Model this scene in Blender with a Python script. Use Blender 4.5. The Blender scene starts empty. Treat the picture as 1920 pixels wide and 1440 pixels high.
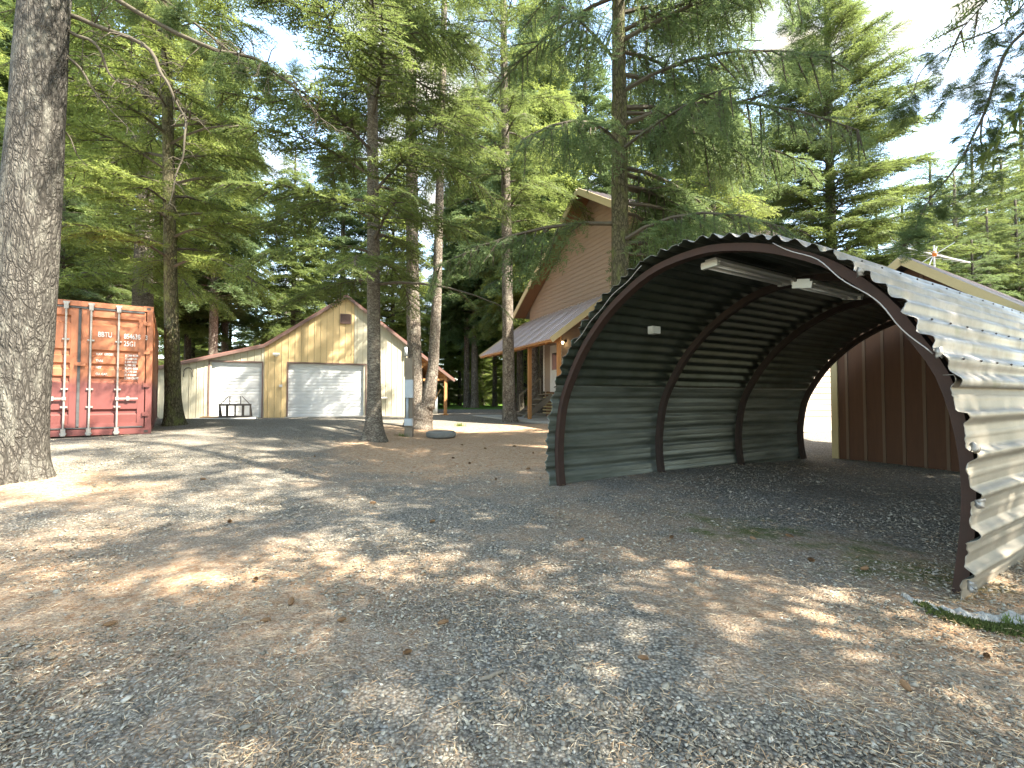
import bpy, bmesh, math, random
import numpy as np
from mathutils import Vector, Matrix, noise as mnoise
R = math.radians
random.seed(7)
rng = np.random.default_rng(7)
scn = bpy.context.scene
COL = scn.collection

# ------------------------------------------------------------------ camera, world, sun, exposure
CAM_H = 1.3; PITCH = math.atan(25 / 853.33); F = 853.33
cd = bpy.data.cameras.new('camera'); cam = bpy.data.objects.new('camera', cd); COL.objects.link(cam)
cam.location = (0, 0, CAM_H); cam.rotation_euler = (math.pi / 2 + PITCH, 0, 0)
cd.sensor_width = 36; cd.lens = 16.0; cd.clip_start = 0.05; cd.clip_end = 2000
scn.camera = cam
scn.render.resolution_x = 1024; scn.render.resolution_y = 768
scn.view_settings.view_transform = 'Standard'; scn.view_settings.look = 'None'
scn.view_settings.exposure = 3.12; scn.view_settings.gamma = 1
SUN_AZ = (0.92, -0.39); SUN_EL = 50
world = bpy.data.worlds.new('World'); scn.world = world; world.use_nodes = True
nt = world.node_tree; nt.nodes.clear()
wo = nt.nodes.new('ShaderNodeOutputWorld'); bg = nt.nodes.new('ShaderNodeBackground')
sky = nt.nodes.new('ShaderNodeTexSky'); sky.sky_type = 'NISHITA'; sky.sun_disc = False
sky.sun_elevation = R(SUN_EL); sky.sun_rotation = math.atan2(SUN_AZ[0], SUN_AZ[1])
sky.air_density = 0.9; sky.dust_density = 0.4; sky.ozone_density = 0.8
tc = nt.nodes.new('ShaderNodeTexCoord'); mp = nt.nodes.new('ShaderNodeMapping'); mp.inputs['Scale'].default_value = (1.6, 1.6, 3.2)
mp.inputs['Location'].default_value = (2.35, 0.6, 1.2)
ns = nt.nodes.new('ShaderNodeTexNoise'); ns.inputs['Scale'].default_value = 2.2; ns.inputs['Detail'].default_value = 7; ns.inputs['Roughness'].default_value = .55
cr = nt.nodes.new('ShaderNodeValToRGB'); cr.color_ramp.elements[0].position = .47; cr.color_ramp.elements[1].position = .66
mx = nt.nodes.new('ShaderNodeMix'); mx.data_type = 'RGBA'; mx.inputs['B'].default_value = (.98, .97, .96, 1)
nt.links.new(tc.outputs['Generated'], mp.inputs['Vector']); nt.links.new(mp.outputs[0], ns.inputs['Vector'])
nt.links.new(ns.outputs['Fac'], cr.inputs[0]); nt.links.new(cr.outputs[0], mx.inputs['Factor'])
nt.links.new(sky.outputs[0], mx.inputs['A']); wbm = nt.nodes.new('ShaderNodeMix'); wbm.data_type = 'RGBA'; wbm.blend_type = 'MULTIPLY'; wbm.inputs['Factor'].default_value = 1; wbm.inputs['B'].default_value = (1.08, 1.0, .86, 1)   # camera white balance for open shade
nt.links.new(mx.outputs['Result'], wbm.inputs['A']); nt.links.new(wbm.outputs['Result'], bg.inputs[0]); nt.links.new(bg.outputs[0], wo.inputs[0])
bg.inputs[1].default_value = 0.15
sl = bpy.data.lights.new('sun', 'SUN'); sl.energy = 3.5; sl.angle = R(0.6); sl.color = (1, .93, .82)
so = bpy.data.objects.new('sun', sl); COL.objects.link(so)
sv = Vector((SUN_AZ[0] * math.cos(R(SUN_EL)), SUN_AZ[1] * math.cos(R(SUN_EL)), math.sin(R(SUN_EL))))
so.rotation_euler = sv.to_track_quat('Z', 'Y').to_euler(); so.location = (20, -10, 30)
scn.cycles.max_bounces = 6; scn.cycles.diffuse_bounces = 3; scn.cycles.transmission_bounces = 3; scn.cycles.glossy_bounces = 2

# ------------------------------------------------------------------ geometry of the place
def ss(a, b, x):
    t = np.clip((np.asarray(x, dtype=float) - a) / (b - a), 0, 1); return t * t * (3 - 2 * t)
def gz(x, y):
    z = .27 * ss(5, 20, y) + .38 * ss(-2, -7, x) * ss(3, 8.5, y) * (1 - ss(14, 22, y))
    z = z - .12 * ss(3.5, 6, x) * ss(5, 8.5, y) * (1 - ss(14, 20, y))
    z = z + .10 * np.exp(-((x - 1.2) ** 2 / 6 + (y - 16.6) ** 2 / 2.0))          # low litter mound before the porch
    z = z + .02 * np.sin(x * 1.1 + .7 * np.sin(y * .8)) * np.sin(y * .9 + 1.2) * (1 - ss(15, 30, y)) * ss(1, 4, y)
    return z
def gzf(x, y): return float(gz(x, y))
def ray(px, py):
    u = (px - 960) / F; v = (720 - py) / F
    return Vector((u, math.cos(PITCH) - v * math.sin(PITCH), math.sin(PITCH) + v * math.cos(PITCH)))
def P(px, py, Y):
    d = ray(px, py); return Vector((0, 0, CAM_H)) + d * (Y / d.y)
def G(px, py):
    z = 0
    for _ in range(30):
        d = ray(px, py); t = (z - CAM_H) / d.z; p = d * t; z = .5 * z + .5 * gzf(p.x, p.y)
    return Vector((p.x, p.y, gzf(p.x, p.y)))

# ------------------------------------------------------------------ object helpers
def tag(o, label=None, cat=None, group=None, kind=None):
    if label: o['label'] = label
    if cat: o['category'] = cat
    if group: o['group'] = group
    if kind: o['kind'] = kind
    return o
def thing(name, loc, label, cat, rz=0, group=None):
    o = bpy.data.objects.new(name, None); COL.objects.link(o); o.location = loc; o.rotation_euler = (0, 0, rz)
    o.empty_display_size = .2
    return tag(o, label, cat, group)
def copy_tree(o, parent=None):
    c = o.copy(); COL.objects.link(c); c.parent = parent
    for ch in list(o.children): copy_tree(ch, c)
    return c
class MB:
    def __init__(s): s.v = []; s.f = []; s.m = []
    def add(s, v, f, mi=0):
        b = len(s.v); s.v += [tuple(p) for p in v]; s.f += [tuple(i + b for i in q) for q in f]; s.m += [mi] * len(f); return s
    def box(s, c, size, rz=0, M=None, mi=0):
        hx, hy, hz = size[0] / 2, size[1] / 2, size[2] / 2
        vs = [Vector((x, y, z)) for x in (-hx, hx) for y in (-hy, hy) for z in (-hz, hz)]
        if M is not None: vs = [M @ p for p in vs]
        elif rz: vs = [Matrix.Rotation(rz, 3, 'Z') @ p for p in vs]
        vs = [p + Vector(c) for p in vs]
        return s.add(vs, [(0, 1, 3, 2), (4, 6, 7, 5), (0, 4, 5, 1), (2, 3, 7, 6), (0, 2, 6, 4), (1, 5, 7, 3)], mi)
    def bar(s, a, b, w, h, mi=0, up=(0, 0, 1)):
        a, b = Vector(a), Vector(b); d = b - a; L = d.length; x = d.normalized(); u = Vector(up)
        if abs(x.dot(u)) > .98: u = Vector((0, 1, 0))
        y = u.cross(x).normalized(); z = x.cross(y)
        M = Matrix((x, y, z)).transposed()
        return s.box((a + b) / 2, (L, w, h), M=M, mi=mi)
    def tube(s, pts, r, n=8, cap=True, mi=0):
        pts = [Vector(p) for p in pts]; rs = r if hasattr(r, '__len__') else [r] * len(pts)
        V = []; Fc = []; pu = None
        for i, p in enumerate(pts):
            t = (pts[min(i + 1, len(pts) - 1)] - pts[max(i - 1, 0)]).normalized()
            if pu is None: pu = Vector((1, 0, 0)) if abs(t.x) < .9 else Vector((0, 1, 0))
            u = (pu - t * pu.dot(t)).normalized(); pu = u; w = t.cross(u)
            for k in range(n):
                a = 2 * math.pi * k / n; V.append(p + (u * math.cos(a) + w * math.sin(a)) * rs[i])
        for i in range(len(pts) - 1):
            for k in range(n):
                k2 = (k + 1) % n; Fc.append((i * n + k, i * n + k2, (i + 1) * n + k2, (i + 1) * n + k))
        if cap: Fc.append(tuple(range(n - 1, -1, -1))); Fc.append(tuple((len(pts) - 1) * n + k for k in range(n)))
        return s.add(V, Fc, mi)
    def prism(s, poly, o, ex, ez, ey, mi=0):
        """polygon (a,b) in plane origin o, axes ex, ez, extruded by vector ey"""
        n = len(poly); o = Vector(o); ex = Vector(ex); ez = Vector(ez); ey = Vector(ey)
        V = [o + ex * a + ez * b for a, b in poly] + [o + ex * a + ez * b + ey for a, b in poly]
        Fc = [tuple(range(n)), tuple(range(2 * n - 1, n - 1, -1))] + [(i, i + n, (i + 1) % n + n, (i + 1) % n) for i in range(n)]
        return s.add(V, Fc, mi)
    def build(s, name, mats, parent=None, smooth=False):
        me = bpy.data.meshes.new(name); me.from_pydata(s.v, [], s.f)
        for m in (mats if isinstance(mats, (list, tuple)) else [mats]): me.materials.append(m)
        me.polygons.foreach_set('material_index', s.m)
        if smooth: me.polygons.foreach_set('use_smooth', [True] * len(s.f))
        me.update()
        bm = bmesh.new(); bm.from_mesh(me); bmesh.ops.recalc_face_normals(bm, faces=bm.faces); bm.to_mesh(me); bm.free()
        o = bpy.data.objects.new(name, me); COL.objects.link(o); o.parent = parent
        return o
def trimesh(name, T, mat, parent=None):
    """T: (n,3,3) triangles"""
    n = len(T); me = bpy.data.meshes.new(name)
    me.vertices.add(3 * n); me.vertices.foreach_set('co', np.ascontiguousarray(T, dtype=np.float32).ravel())
    me.loops.add(3 * n); me.loops.foreach_set('vertex_index', np.arange(3 * n, dtype=np.int32))
    me.polygons.add(n); me.polygons.foreach_set('loop_start', np.arange(0, 3 * n, 3, dtype=np.int32))
    me.materials.append(mat); me.update(calc_edges=True)
    o = bpy.data.objects.new(name, me); COL.objects.link(o); o.parent = parent
    return o
def indexed(name, V, Fc, mat, parent=None, smooth=True):
    me = bpy.data.meshes.new(name); k = Fc.shape[1]; n = len(Fc)
    me.vertices.add(len(V)); me.vertices.foreach_set('co', np.ascontiguousarray(V, dtype=np.float32).ravel())
    me.loops.add(k * n); me.loops.foreach_set('vertex_index', Fc.astype(np.int32).ravel())
    me.polygons.add(n); me.polygons.foreach_set('loop_start', np.arange(0, k * n, k, dtype=np.int32))
    if smooth: me.polygons.foreach_set('use_smooth', np.ones(n, dtype=bool))
    me.materials.append(mat); me.update(calc_edges=True)
    o = bpy.data.objects.new(name, me); COL.objects.link(o); o.parent = parent
    return o

# ------------------------------------------------------------------ materials
class NM:
    def __init__(s, name, rough=.7, metal=0, spec=.3):
        s.m = bpy.data.materials.new(name); s.m.use_nodes = True; s.t = s.m.node_tree; s.n = s.t.nodes
        s.b = s.n['Principled BSDF']; s.b.inputs['Roughness'].default_value = rough; s.b.inputs['Metallic'].default_value = metal
        s.b.inputs['Specular IOR Level'].default_value = spec
        s.tc = s.n.new('ShaderNodeTexCoord'); s.pos = s.n.new('ShaderNodeNewGeometry')
    def mapd(s, scale=(1, 1, 1), src=None):
        m = s.n.new('ShaderNodeMapping'); m.inputs['Scale'].default_value = scale
        s.t.links.new(src or s.pos.outputs['Position'], m.inputs['Vector']); return m.outputs[0]
    def noise(s, scale, detail=4, rough=.6, vec=None, out='Fac'):
        t = s.n.new('ShaderNodeTexNoise'); t.inputs['Scale'].default_value = scale; t.inputs['Detail'].default_value = detail
        t.inputs['Roughness'].default_value = rough; s.t.links.new(vec or s.pos.outputs['Position'], t.inputs['Vector']); return t.outputs[out]
    def vor(s, scale, vec=None, out='Distance', feature='F1', rnd=1):
        t = s.n.new('ShaderNodeTexVoronoi'); t.feature = feature; t.inputs['Scale'].default_value = scale; t.inputs['Randomness'].default_value = rnd
        s.t.links.new(vec or s.pos.outputs['Position'], t.inputs['Vector']); return t.outputs[out]
    def ramp(s, fac, stops):
        r = s.n.new('ShaderNodeValToRGB'); e = r.color_ramp.elements
        while len(e) < len(stops): e.new(.5)
        for i, (p, c) in enumerate(stops):
            e[i].position = p; e[i].color = (c, c, c, 1) if not hasattr(c, '__len__') else (*c, 1)
        s.t.links.new(fac, r.inputs[0]); return r.outputs[0]
    def mix(s, fac, a, b, mode='MIX'):
        m = s.n.new('ShaderNodeMix'); m.data_type = 'RGBA'; m.blend_type = mode
        for v, k in ((fac, 'Factor'), (a, 'A'), (b, 'B')):
            if isinstance(v, bpy.types.NodeSocket): s.t.links.new(v, m.inputs[k])
            elif k == 'Factor': m.inputs[k].default_value = v
            else: m.inputs[k].default_value = (*v, 1)
        return m.outputs['Result']
    def math(s, op, a, b=0):
        m = s.n.new('ShaderNodeMath'); m.operation = op
        for i, v in enumerate((a, b)):
            if isinstance(v, bpy.types.NodeSocket): s.t.links.new(v, m.inputs[i])
            else: m.inputs[i].default_value = v
        return m.outputs[0]
    def col(s, v):
        if isinstance(v, bpy.types.NodeSocket): s.t.links.new(v, s.b.inputs['Base Color'])
        else: s.b.inputs['Base Color'].default_value = (*v, 1)
        return s
    def rough(s, v): s.t.links.new(v, s.b.inputs['Roughness']); return s
    def bump(s, h, strength=.5, dist=.02):
        b = s.n.new('ShaderNodeBump'); b.inputs['Strength'].default_value = strength; b.inputs['Distance'].default_value = dist
        s.t.links.new(h, b.inputs['Height']); s.t.links.new(b.outputs[0], s.b.inputs['Normal']); return s
def worn(name, c, c2=None, rough=.7, metal=0, scale=3, amt=.5, bump=.15, stretch=(1, 1, 1), spec=.3):
    m = NM(name, rough, metal, spec); c2 = c2 or tuple(x * .6 for x in c); v = m.mapd(stretch)
    n1 = m.ramp(m.noise(scale, 6, .65, v), [(.35, 0), (.7, amt)])
    a = m.mix(n1, c, c2); n2 = m.noise(scale * 14, 3, .6, v)
    m.col(m.mix(m.math('MULTIPLY', n2, .35), a, tuple(x * .55 for x in c))); m.bump(n2, bump, .01); return m.m

def bark_mat(name, dark, light, lichen, sc=9, bstr=1.0, dist=.05, zs=.38):
    m = NM(name, .9, 0, .15); v = m.mapd((1, 1, zs), m.tc.outputs['Object'])
    w = m.noise(3, 3, .6, v, 'Color')
    vv = m.n.new('ShaderNodeVectorMath'); vv.operation = 'MULTIPLY_ADD'; m.t.links.new(w, vv.inputs[0]); vv.inputs[1].default_value = (.18, .18, .18); m.t.links.new(v, vv.inputs[2])
    d = m.vor(sc, vv.outputs[0], feature='DISTANCE_TO_EDGE'); d2 = m.vor(sc * 2.7, vv.outputs[0], feature='DISTANCE_TO_EDGE')
    crack = m.ramp(d, [(0, 0), (.16, .8), (.4, 1)]); fine = m.ramp(d2, [(0, .3), (.2, 1)])
    n = m.noise(26, 5, .7, v)
    h = m.math('ADD', m.math('MULTIPLY', crack, fine), m.math('MULTIPLY', n, .7))
    c = m.mix(m.ramp(m.math('MULTIPLY', crack, fine), [(0, 0), (.9, 1)]), dark, light)
    c = m.mix(m.ramp(m.noise(7, 5, .7, v), [(.5, 0), (.66, .75)]), c, lichen)
    c = m.mix(m.ramp(n, [(.3, .45), (.6, 0)]), c, dark)
    m.col(c); m.bump(h, bstr, dist); return m.m
def foliage_mat(name, a, b, c, trans=.38):
    m = NM(name, .55, 0, .25)
    rp = m.pos.outputs['Random Per Island'] if 'Random Per Island' in m.pos.outputs else None
    base = m.mix(m.ramp(m.noise(.55, 3, .6), [(.38, 0), (.62, 1)]), a, b)
    base = m.mix(m.ramp(m.noise(2.6, 3, .6), [(.45, 0), (.72, .8)]), base, c)
    base = m.mix(m.ramp(rp, [(0, .45), (.5, 0), (1, 0)]), base, tuple(x * .45 for x in a))
    oi = m.n.new('ShaderNodeObjectInfo')
    base = m.mix(m.math('MULTIPLY', oi.outputs['Random'], .45), base, b)
    m.col(base)
    tr = m.n.new('ShaderNodeBsdfTranslucent'); m.t.links.new(m.mix(.5, base, tuple(min(1, x * 1.5) for x in c)), tr.inputs['Color'])
    ms = m.n.new('ShaderNodeMixShader'); ms.inputs[0].default_value = trans
    m.t.links.new(m.b.outputs[0], ms.inputs[1]); m.t.links.new(tr.outputs[0], ms.inputs[2])
    m.t.links.new(ms.outputs[0], m.n['Material Output'].inputs[0]); return m.m

BARK_BIG = bark_mat('bark_big', (.03, .027, .022), (.135, .122, .102), (.20, .19, .155), 17, .7, .04, .3)
BARK_DARK = bark_mat('bark_dark', (.03, .025, .018), (.13, .11, .085), (.20, .20, .13), 14, .8, .03)
BARK_PALE = bark_mat('bark_pale', (.07, .055, .042), (.33, .28, .22), (.42, .38, .30), 16, .9, .03, .6)
BARK_MOSS = bark_mat('bark_moss', (.04, .035, .018), (.17, .15, .09), (.15, .17, .05), 18, .7, .03)
BARK_RING = bark_mat('bark_ringed', (.05, .042, .032), (.21, .18, .14), (.27, .25, .19), 12, .6, .02, 2.6)
TWIG = worn('twig', (.085, .07, .05), (.12, .11, .075), .9, scale=6)
LEAF_FIR = foliage_mat('needles_fir', (.070, .105, .032), (.115, .160, .042), (.18, .215, .060), .5)
LEAF_SPR = foliage_mat('needles_spruce', (.064, .105, .042), (.100, .150, .052), (.16, .205, .075), .5)
LEAF_LIT = foliage_mat('needles_young', (.110, .150, .034), (.170, .215, .048), (.24, .275, .070), .55)
LEAF_DK = foliage_mat('needles_dark', (.050, .085, .034), (.080, .120, .042), (.12, .16, .055), .48)

GALV = NM('galvanised_sheet', .42, .55, .5)
_n = GALV.noise(5, 6, .7, GALV.mapd((1, 1, 1))); _n2 = GALV.noise(1.2, 4, .6)
_c = GALV.mix(GALV.ramp(_n, [(.35, 0), (.7, 1)]), (.30, .285, .26), (.20, .185, .16))
_c = GALV.mix(GALV.ramp(_n2, [(.5, 0), (.72, .55)]), _c, (.22, .185, .13))
_c = GALV.mix(GALV.ramp(GALV.noise(2.7, 5, .65), [(.58, 0), (.74, .6)]), _c, (.12, .13, .06))
GALV.col(_c); GALV.bump(_n, .15, .01); GALV.rough(GALV.ramp(_n2, [(.3, .35), (.7, .6)])); GALV = GALV.m
GALVT = worn('beige_weathered_sheet', (.30, .262, .205), (.19, .17, .13), .5, .3, 2.2, .9, .05, (1, 1, 1.6), .4)
GALVIN = worn('shade_and_grime_inner_sheet', (.085, .098, .078), (.04, .05, .03), .42, .55, 2.6, 1, .1)  # inner face darkened to paint in the arch's inside shade, plus grime blotches
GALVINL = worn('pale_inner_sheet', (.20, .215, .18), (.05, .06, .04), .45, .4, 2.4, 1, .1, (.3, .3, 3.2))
RUSTD = worn('dark_rusted_steel', (.05, .032, .024), (.03, .024, .02), .85, .1, 6, .8)
RUSTH = worn('rusted_steel', (.055, .030, .021), (.036, .024, .018), .8, .2, 6, .8)
TANP = worn('tan_siding', (.66, .49, .245), (.60, .44, .22), .5, scale=.8, amt=.5, bump=.03)
CREAM = worn('cream_siding', (.50, .46, .335), (.45, .41, .30), .5, scale=.8, amt=.5, bump=.03)
GROOVE = worn('groove_brown', (.30, .24, .15), None, .8)
BROWNTRIM = worn('brown_trim', (.17, .105, .085), (.13, .08, .065), .5)
WHITEDOOR = worn('white_door', (.66, .66, .64), (.56, .56, .54), .45, scale=1.2, amt=.4, bump=.02)
PORCHROOF = worn('porch_roof_metal', (.60, .52, .50), (.52, .40, .36), .3, .4, 2, .6, .02, spec=.5)
REDROOF = worn('red_roof', (.30, .14, .11), (.24, .12, .10), .35, .25, 2, .5, .02, spec=.5)
GREYROOF = worn('grey_brown_roof', (.27, .22, .21), (.36, .31, .30), .3, .45, 2, .6, .02, spec=.5)
ORANGEWOOD = worn('orange_timber', (.46, .22, .08), (.34, .16, .06), .7, stretch=(6, 6, .6))
HOUSESIDE = worn('house_lap_siding', (.35, .25, .18), (.30, .21, .15), .7, scale=1.2, amt=.5)
HOUSELOW = worn('house_lower_siding', (.38, .30, .235), (.34, .265, .21), .7, scale=1.2, amt=.5)
SOFFIT = worn('stained_soffit', (.22, .105, .05), (.17, .08, .04), .7)
YTRIM = worn('yellow_trim', (.56, .45, .24), (.48, .38, .2), .6)
WHITEP = worn('white_paint', (.75, .73, .68), (.65, .63, .58), .5)
CONC = worn('concrete', (.44, .41, .35), (.33, .32, .28), .9, scale=6, amt=.8, bump=.4)
CONTOR = NM('container_paint', .55, 0, .4)
_p = CONTOR.n.new('ShaderNodeSeparateXYZ'); CONTOR.t.links.new(CONTOR.tc.outputs['Object'], _p.inputs[0])
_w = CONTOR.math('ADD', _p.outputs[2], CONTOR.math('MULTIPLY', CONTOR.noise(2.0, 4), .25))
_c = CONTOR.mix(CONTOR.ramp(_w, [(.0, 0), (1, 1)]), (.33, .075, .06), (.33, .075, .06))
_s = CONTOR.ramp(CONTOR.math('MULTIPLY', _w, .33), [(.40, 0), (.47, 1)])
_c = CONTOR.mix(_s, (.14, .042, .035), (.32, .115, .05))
_c = CONTOR.mix(CONTOR.ramp(CONTOR.noise(3.5, 6, .7), [(.58, 0), (.70, .5)]), _c, (.22, .055, .04))
_c = CONTOR.mix(CONTOR.ramp(CONTOR.noise(9, 6, .7), [(.64, 0), (.70, .8)]), _c, (.09, .04, .025))
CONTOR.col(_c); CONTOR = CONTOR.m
STEELBAR = worn('galvanised_rod', (.38, .36, .32), (.26, .20, .16), .45, .4, 9, .7)
RUBBER = worn('rubber', (.05, .05, .048), (.12, .12, .115), .8, scale=8)
TYREM = worn('weathered_tyre', (.17, .17, .15), (.10, .10, .09), .85, scale=10)
BLACKM = worn('black_steel', (.05, .048, .045), (.11, .08, .06), .6, .2, 12, .7)
PALLET = worn('pallet_wood', (.48, .28, .12), (.36, .2, .09), .8, scale=8)
GREYWOOD = worn('grey_wood', (.24, .20, .15), (.15, .13, .09), .9, scale=5, stretch=(8, 8, .7), bump=.4)
GREYPAINT = worn('grey_enamel', (.42, .46, .48), (.33, .36, .38), .5, .2, 4)
BATTEN = worn('brown_batten', (.20, .13, .085), (.14, .085, .055), .75, scale=3, stretch=(5, 5, .5))
BROWNBOARD = worn('brown_board', (.14, .068, .038), (.095, .046, .028), .75, scale=3, stretch=(5, 5, .5))
MARKW = worn('stencil_white', (.68, .66, .62), (.45, .32, .26), .7, scale=14, amt=.7)
ALU = worn('aluminium', (.6, .6, .58), None, .35, .7, 9)
ORANGEP = worn('orange_plastic', (.75, .24, .04), None, .5)
MOSS = worn('moss', (.085, .105, .022), (.045, .06, .015), .95, scale=12, bump=.8)
GLASSM = NM('window_glass', .08, 0, .5).col((.05, .06, .06)).m
FIXT = worn('dusty_fixture_white', (.62, .62, .56), (.45, .45, .36), .5, scale=6)
LAMPG = bpy.data.materials.new('lamp_glow'); LAMPG.use_nodes = True
LAMPG.node_tree.nodes['Principled BSDF'].inputs['Emission Color'].default_value = (1, .75, .4, 1)
LAMPG.node_tree.nodes['Principled BSDF'].inputs['Emission Strength'].default_value = 3

# ground
g = NM('gravel_ground', .95, 0, .1)
pv = g.pos.outputs['Position']
near = g.vor(62, pv, 'Color'); sep = g.n.new('ShaderNodeSeparateColor'); g.t.links.new(near, sep.inputs[0])
dist1 = g.vor(62, pv, 'Distance')
stone = g.ramp(sep.outputs[0], [(0, (.155, .134, .098)), (.5, (.275, .24, .177)), (.85, (.38, .335, .25)), (1, (.48, .45, .37))])
mid = g.vor(23, pv, 'Color'); sep2 = g.n.new('ShaderNodeSeparateColor'); g.t.links.new(mid, sep2.inputs[0])
stone = g.mix(.35, stone, g.ramp(sep2.outputs[1], [(0, (.11, .105, .09)), (1, (.34, .32, .28))]))
stone = g.mix(g.ramp(dist1, [(.3, 0), (.75, .75)]), stone, (.035, .032, .028))
at = g.n.new('ShaderNodeAttribute'); at.attribute_name = 'litter'
lm = g.mapd((3, 11, 1)); ln = g.noise(9, 6, .75, lm); ln2 = g.noise(1.1, 6, .65); ln3 = g.noise(40, 3, .7)
litc = g.mix(g.ramp(ln3, [(.35, 0), (.65, 1)]), (.27, .185, .115), (.52, .385, .245))
litc = g.mix(g.ramp(g.noise(14, 5, .7), [(.45, 0), (.62, .8)]), litc, (.29, .155, .075))
lf = g.math('ADD', g.math('MULTIPLY', ln2, .9), g.math('MULTIPLY', ln, .6))
lf = g.math('ADD', lf, at.outputs['Fac'])
lf = g.ramp(g.math('MULTIPLY', lf, .5), [(.42, 0), (.60, 1)])
c = g.mix(lf, stone, litc)
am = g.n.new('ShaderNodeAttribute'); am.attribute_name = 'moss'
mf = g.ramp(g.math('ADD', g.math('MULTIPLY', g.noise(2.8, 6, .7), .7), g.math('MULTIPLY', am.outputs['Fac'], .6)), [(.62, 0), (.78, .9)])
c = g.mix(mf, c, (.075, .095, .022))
ag = g.n.new('ShaderNodeAttribute'); ag.attribute_name = 'grass'
c = g.mix(g.ramp(g.math('ADD', g.math('MULTIPLY', g.noise(1.5, 4), .4), ag.outputs['Fac']), [(.62, 0), (.8, 1)]), c, (.10, .19, .03))
g.col(c)
hh = g.math('ADD', g.math('MULTIPLY', g.math('SUBTRACT', 1.0, dist1), .6), g.math('MULTIPLY', ln3, .8))
g.bump(hh, .9, .02); GROUND = g.m
st = NM('gravel_stones', .85, 0, .25)
sc_ = st.ramp(st.pos.outputs['Random Per Island'], [(0, (.11, .098, .074)), (.35, (.25, .218, .16)), (.75, (.365, .322, .24)), (.93, (.48, .43, .33)), (1, (.6, .55, .44))])
st.col(st.mix(st.math('MULTIPLY', st.noise(60, 3), .4), sc_, (.16, .13, .09))); STONE = st.m
nd = NM('fallen_needles', .8, 0, .2)
nd.col(nd.ramp(nd.pos.outputs['Random Per Island'], [(0, (.22, .12, .06)), (.4, (.42, .27, .14)), (.8, (.60, .44, .26)), (1, (.70, .60, .42))])); NEEDLE = nd.m

# ------------------------------------------------------------------ ground sheet
def spaced(a, b, n, p):
    u = np.linspace(-1, 1, n); s = np.sign(u) * np.abs(u) ** p
    return np.where(s < 0, -s * a, s * b)
xs = spaced(-170, 170, 361, 2.3); ys = np.concatenate([np.linspace(-60, 0, 24)[:-1], np.linspace(0, 1, 330) ** 2.2 * 260])
X, Yg = np.meshgrid(xs, ys); Z = gz(X, Yg)
nn = np.zeros_like(Z)
for k in range(26):
    a = rng.uniform(0, 6.28); w = rng.uniform(2, 16); nn += np.sin(X * w * math.cos(a) + Yg * w * math.sin(a) + rng.uniform(0, 6.28)) / w
Z = Z + nn * .010 * (1 - ss(12, 25, Yg)) + .6 * ss(60, 200, Yg)
V = np.stack([X, Yg, Z], -1).reshape(-1, 3); nx = len(xs); ny = len(ys)
i, j = np.meshgrid(np.arange(nx - 1), np.arange(ny - 1)); b0 = (j * nx + i).ravel()
gr = indexed('ground', V, np.stack([b0, b0 + 1, b0 + nx + 1, b0 + nx], 1), GROUND)
tag(gr, 'grey gravel yard strewn with tan fallen needles', 'ground', kind='structure')
def litter_f(x, y):
    def blob(cx, cy, rx, ry, a=1): return a * np.exp(-(((x - cx) / rx) ** 2 + ((y - cy) / ry) ** 2))
    L = blob(-1.0, 10.5, 3.2, 3.2, .9) + blob(-.5, 14.6, 3.6, 2.6, 1.0) + blob(-1.9, 3.0, 2.3, 1.3, .35) + blob(3.2, 2.3, 1.8, 1.3, .5) + blob(-6.4, 5.7, 1.6, .8, .6)
    L += blob(-.2, 1.6, 1.2, .7, .1) + blob(1.3, 4.4, 1.3, 1.8, .22) + blob(-4.5, 3.5, 2.5, 1.5, .25) + blob(4, 30, 8, 8, .2)
    L -= blob(-5.5, 12, 3.5, 5, .25) + blob(.4, 2.2, .9, .9, .15) + blob(-2, 19.5, 9, 2.2, .45) + blob(-1.2, 5, 1, 1.8, .1)
    return L
at = gr.data.attributes.new('litter', 'FLOAT', 'POINT'); at.data.foreach_set('value', (litter_f(X, Yg)).ravel().astype(np.float32))
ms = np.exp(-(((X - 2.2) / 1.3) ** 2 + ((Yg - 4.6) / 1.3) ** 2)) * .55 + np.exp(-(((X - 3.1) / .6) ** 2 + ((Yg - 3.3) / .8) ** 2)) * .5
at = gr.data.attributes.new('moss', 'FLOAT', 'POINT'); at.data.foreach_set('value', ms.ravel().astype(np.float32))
grs = ss(36, 42, Yg) * (1 - ss(75, 90, Yg)) * ss(-13, -10, X) * .85
at = gr.data.attributes.new('grass', 'FLOAT', 'POINT'); at.data.foreach_set('value', grs.ravel().astype(np.float32))

def frust(n, y0, y1, k=1.22, p=1.0):
    y = y0 * (y1 / y0) ** (rng.random(n) ** p); x = rng.uniform(-1, 1, n) * k * y; return x, y
def in_arch_wall(x, y):
    return np.zeros(len(x), bool)
n = 100000
x, y = frust(n, 1.35, 9.0); keep = rng.random(n) < np.clip(1.05 - 1.1 * litter_f(x, y), .3, 1); x, y = x[keep], y[keep]; n = len(x)
r = rng.gamma(3.5, .0017, n) * (0.85 + .07 * y); r = np.clip(r, .003, .028)
big = rng.random(n) < .004; r[big] *= 1.9
oc = np.array([(1, 0, 0), (0, 1, 0), (-1, 0, 0), (0, -1, 0), (.1, .1, 1), (0, 0, -1)], float)
of = np.array([(0, 1, 4), (1, 2, 4), (2, 3, 4), (3, 0, 4), (1, 0, 5), (2, 1, 5), (3, 2, 5), (0, 3, 5)])
vv = oc[None] * (1 + rng.uniform(-.35, .35, (n, 6, 3))); vv = vv + rng.uniform(-.15, .15, (n, 6, 3))
vv *= np.stack([r * rng.uniform(.8, 1.5, n), r * rng.uniform(.7, 1.1, n), r * rng.uniform(.3, .65, n)], 1)[:, None]
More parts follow.
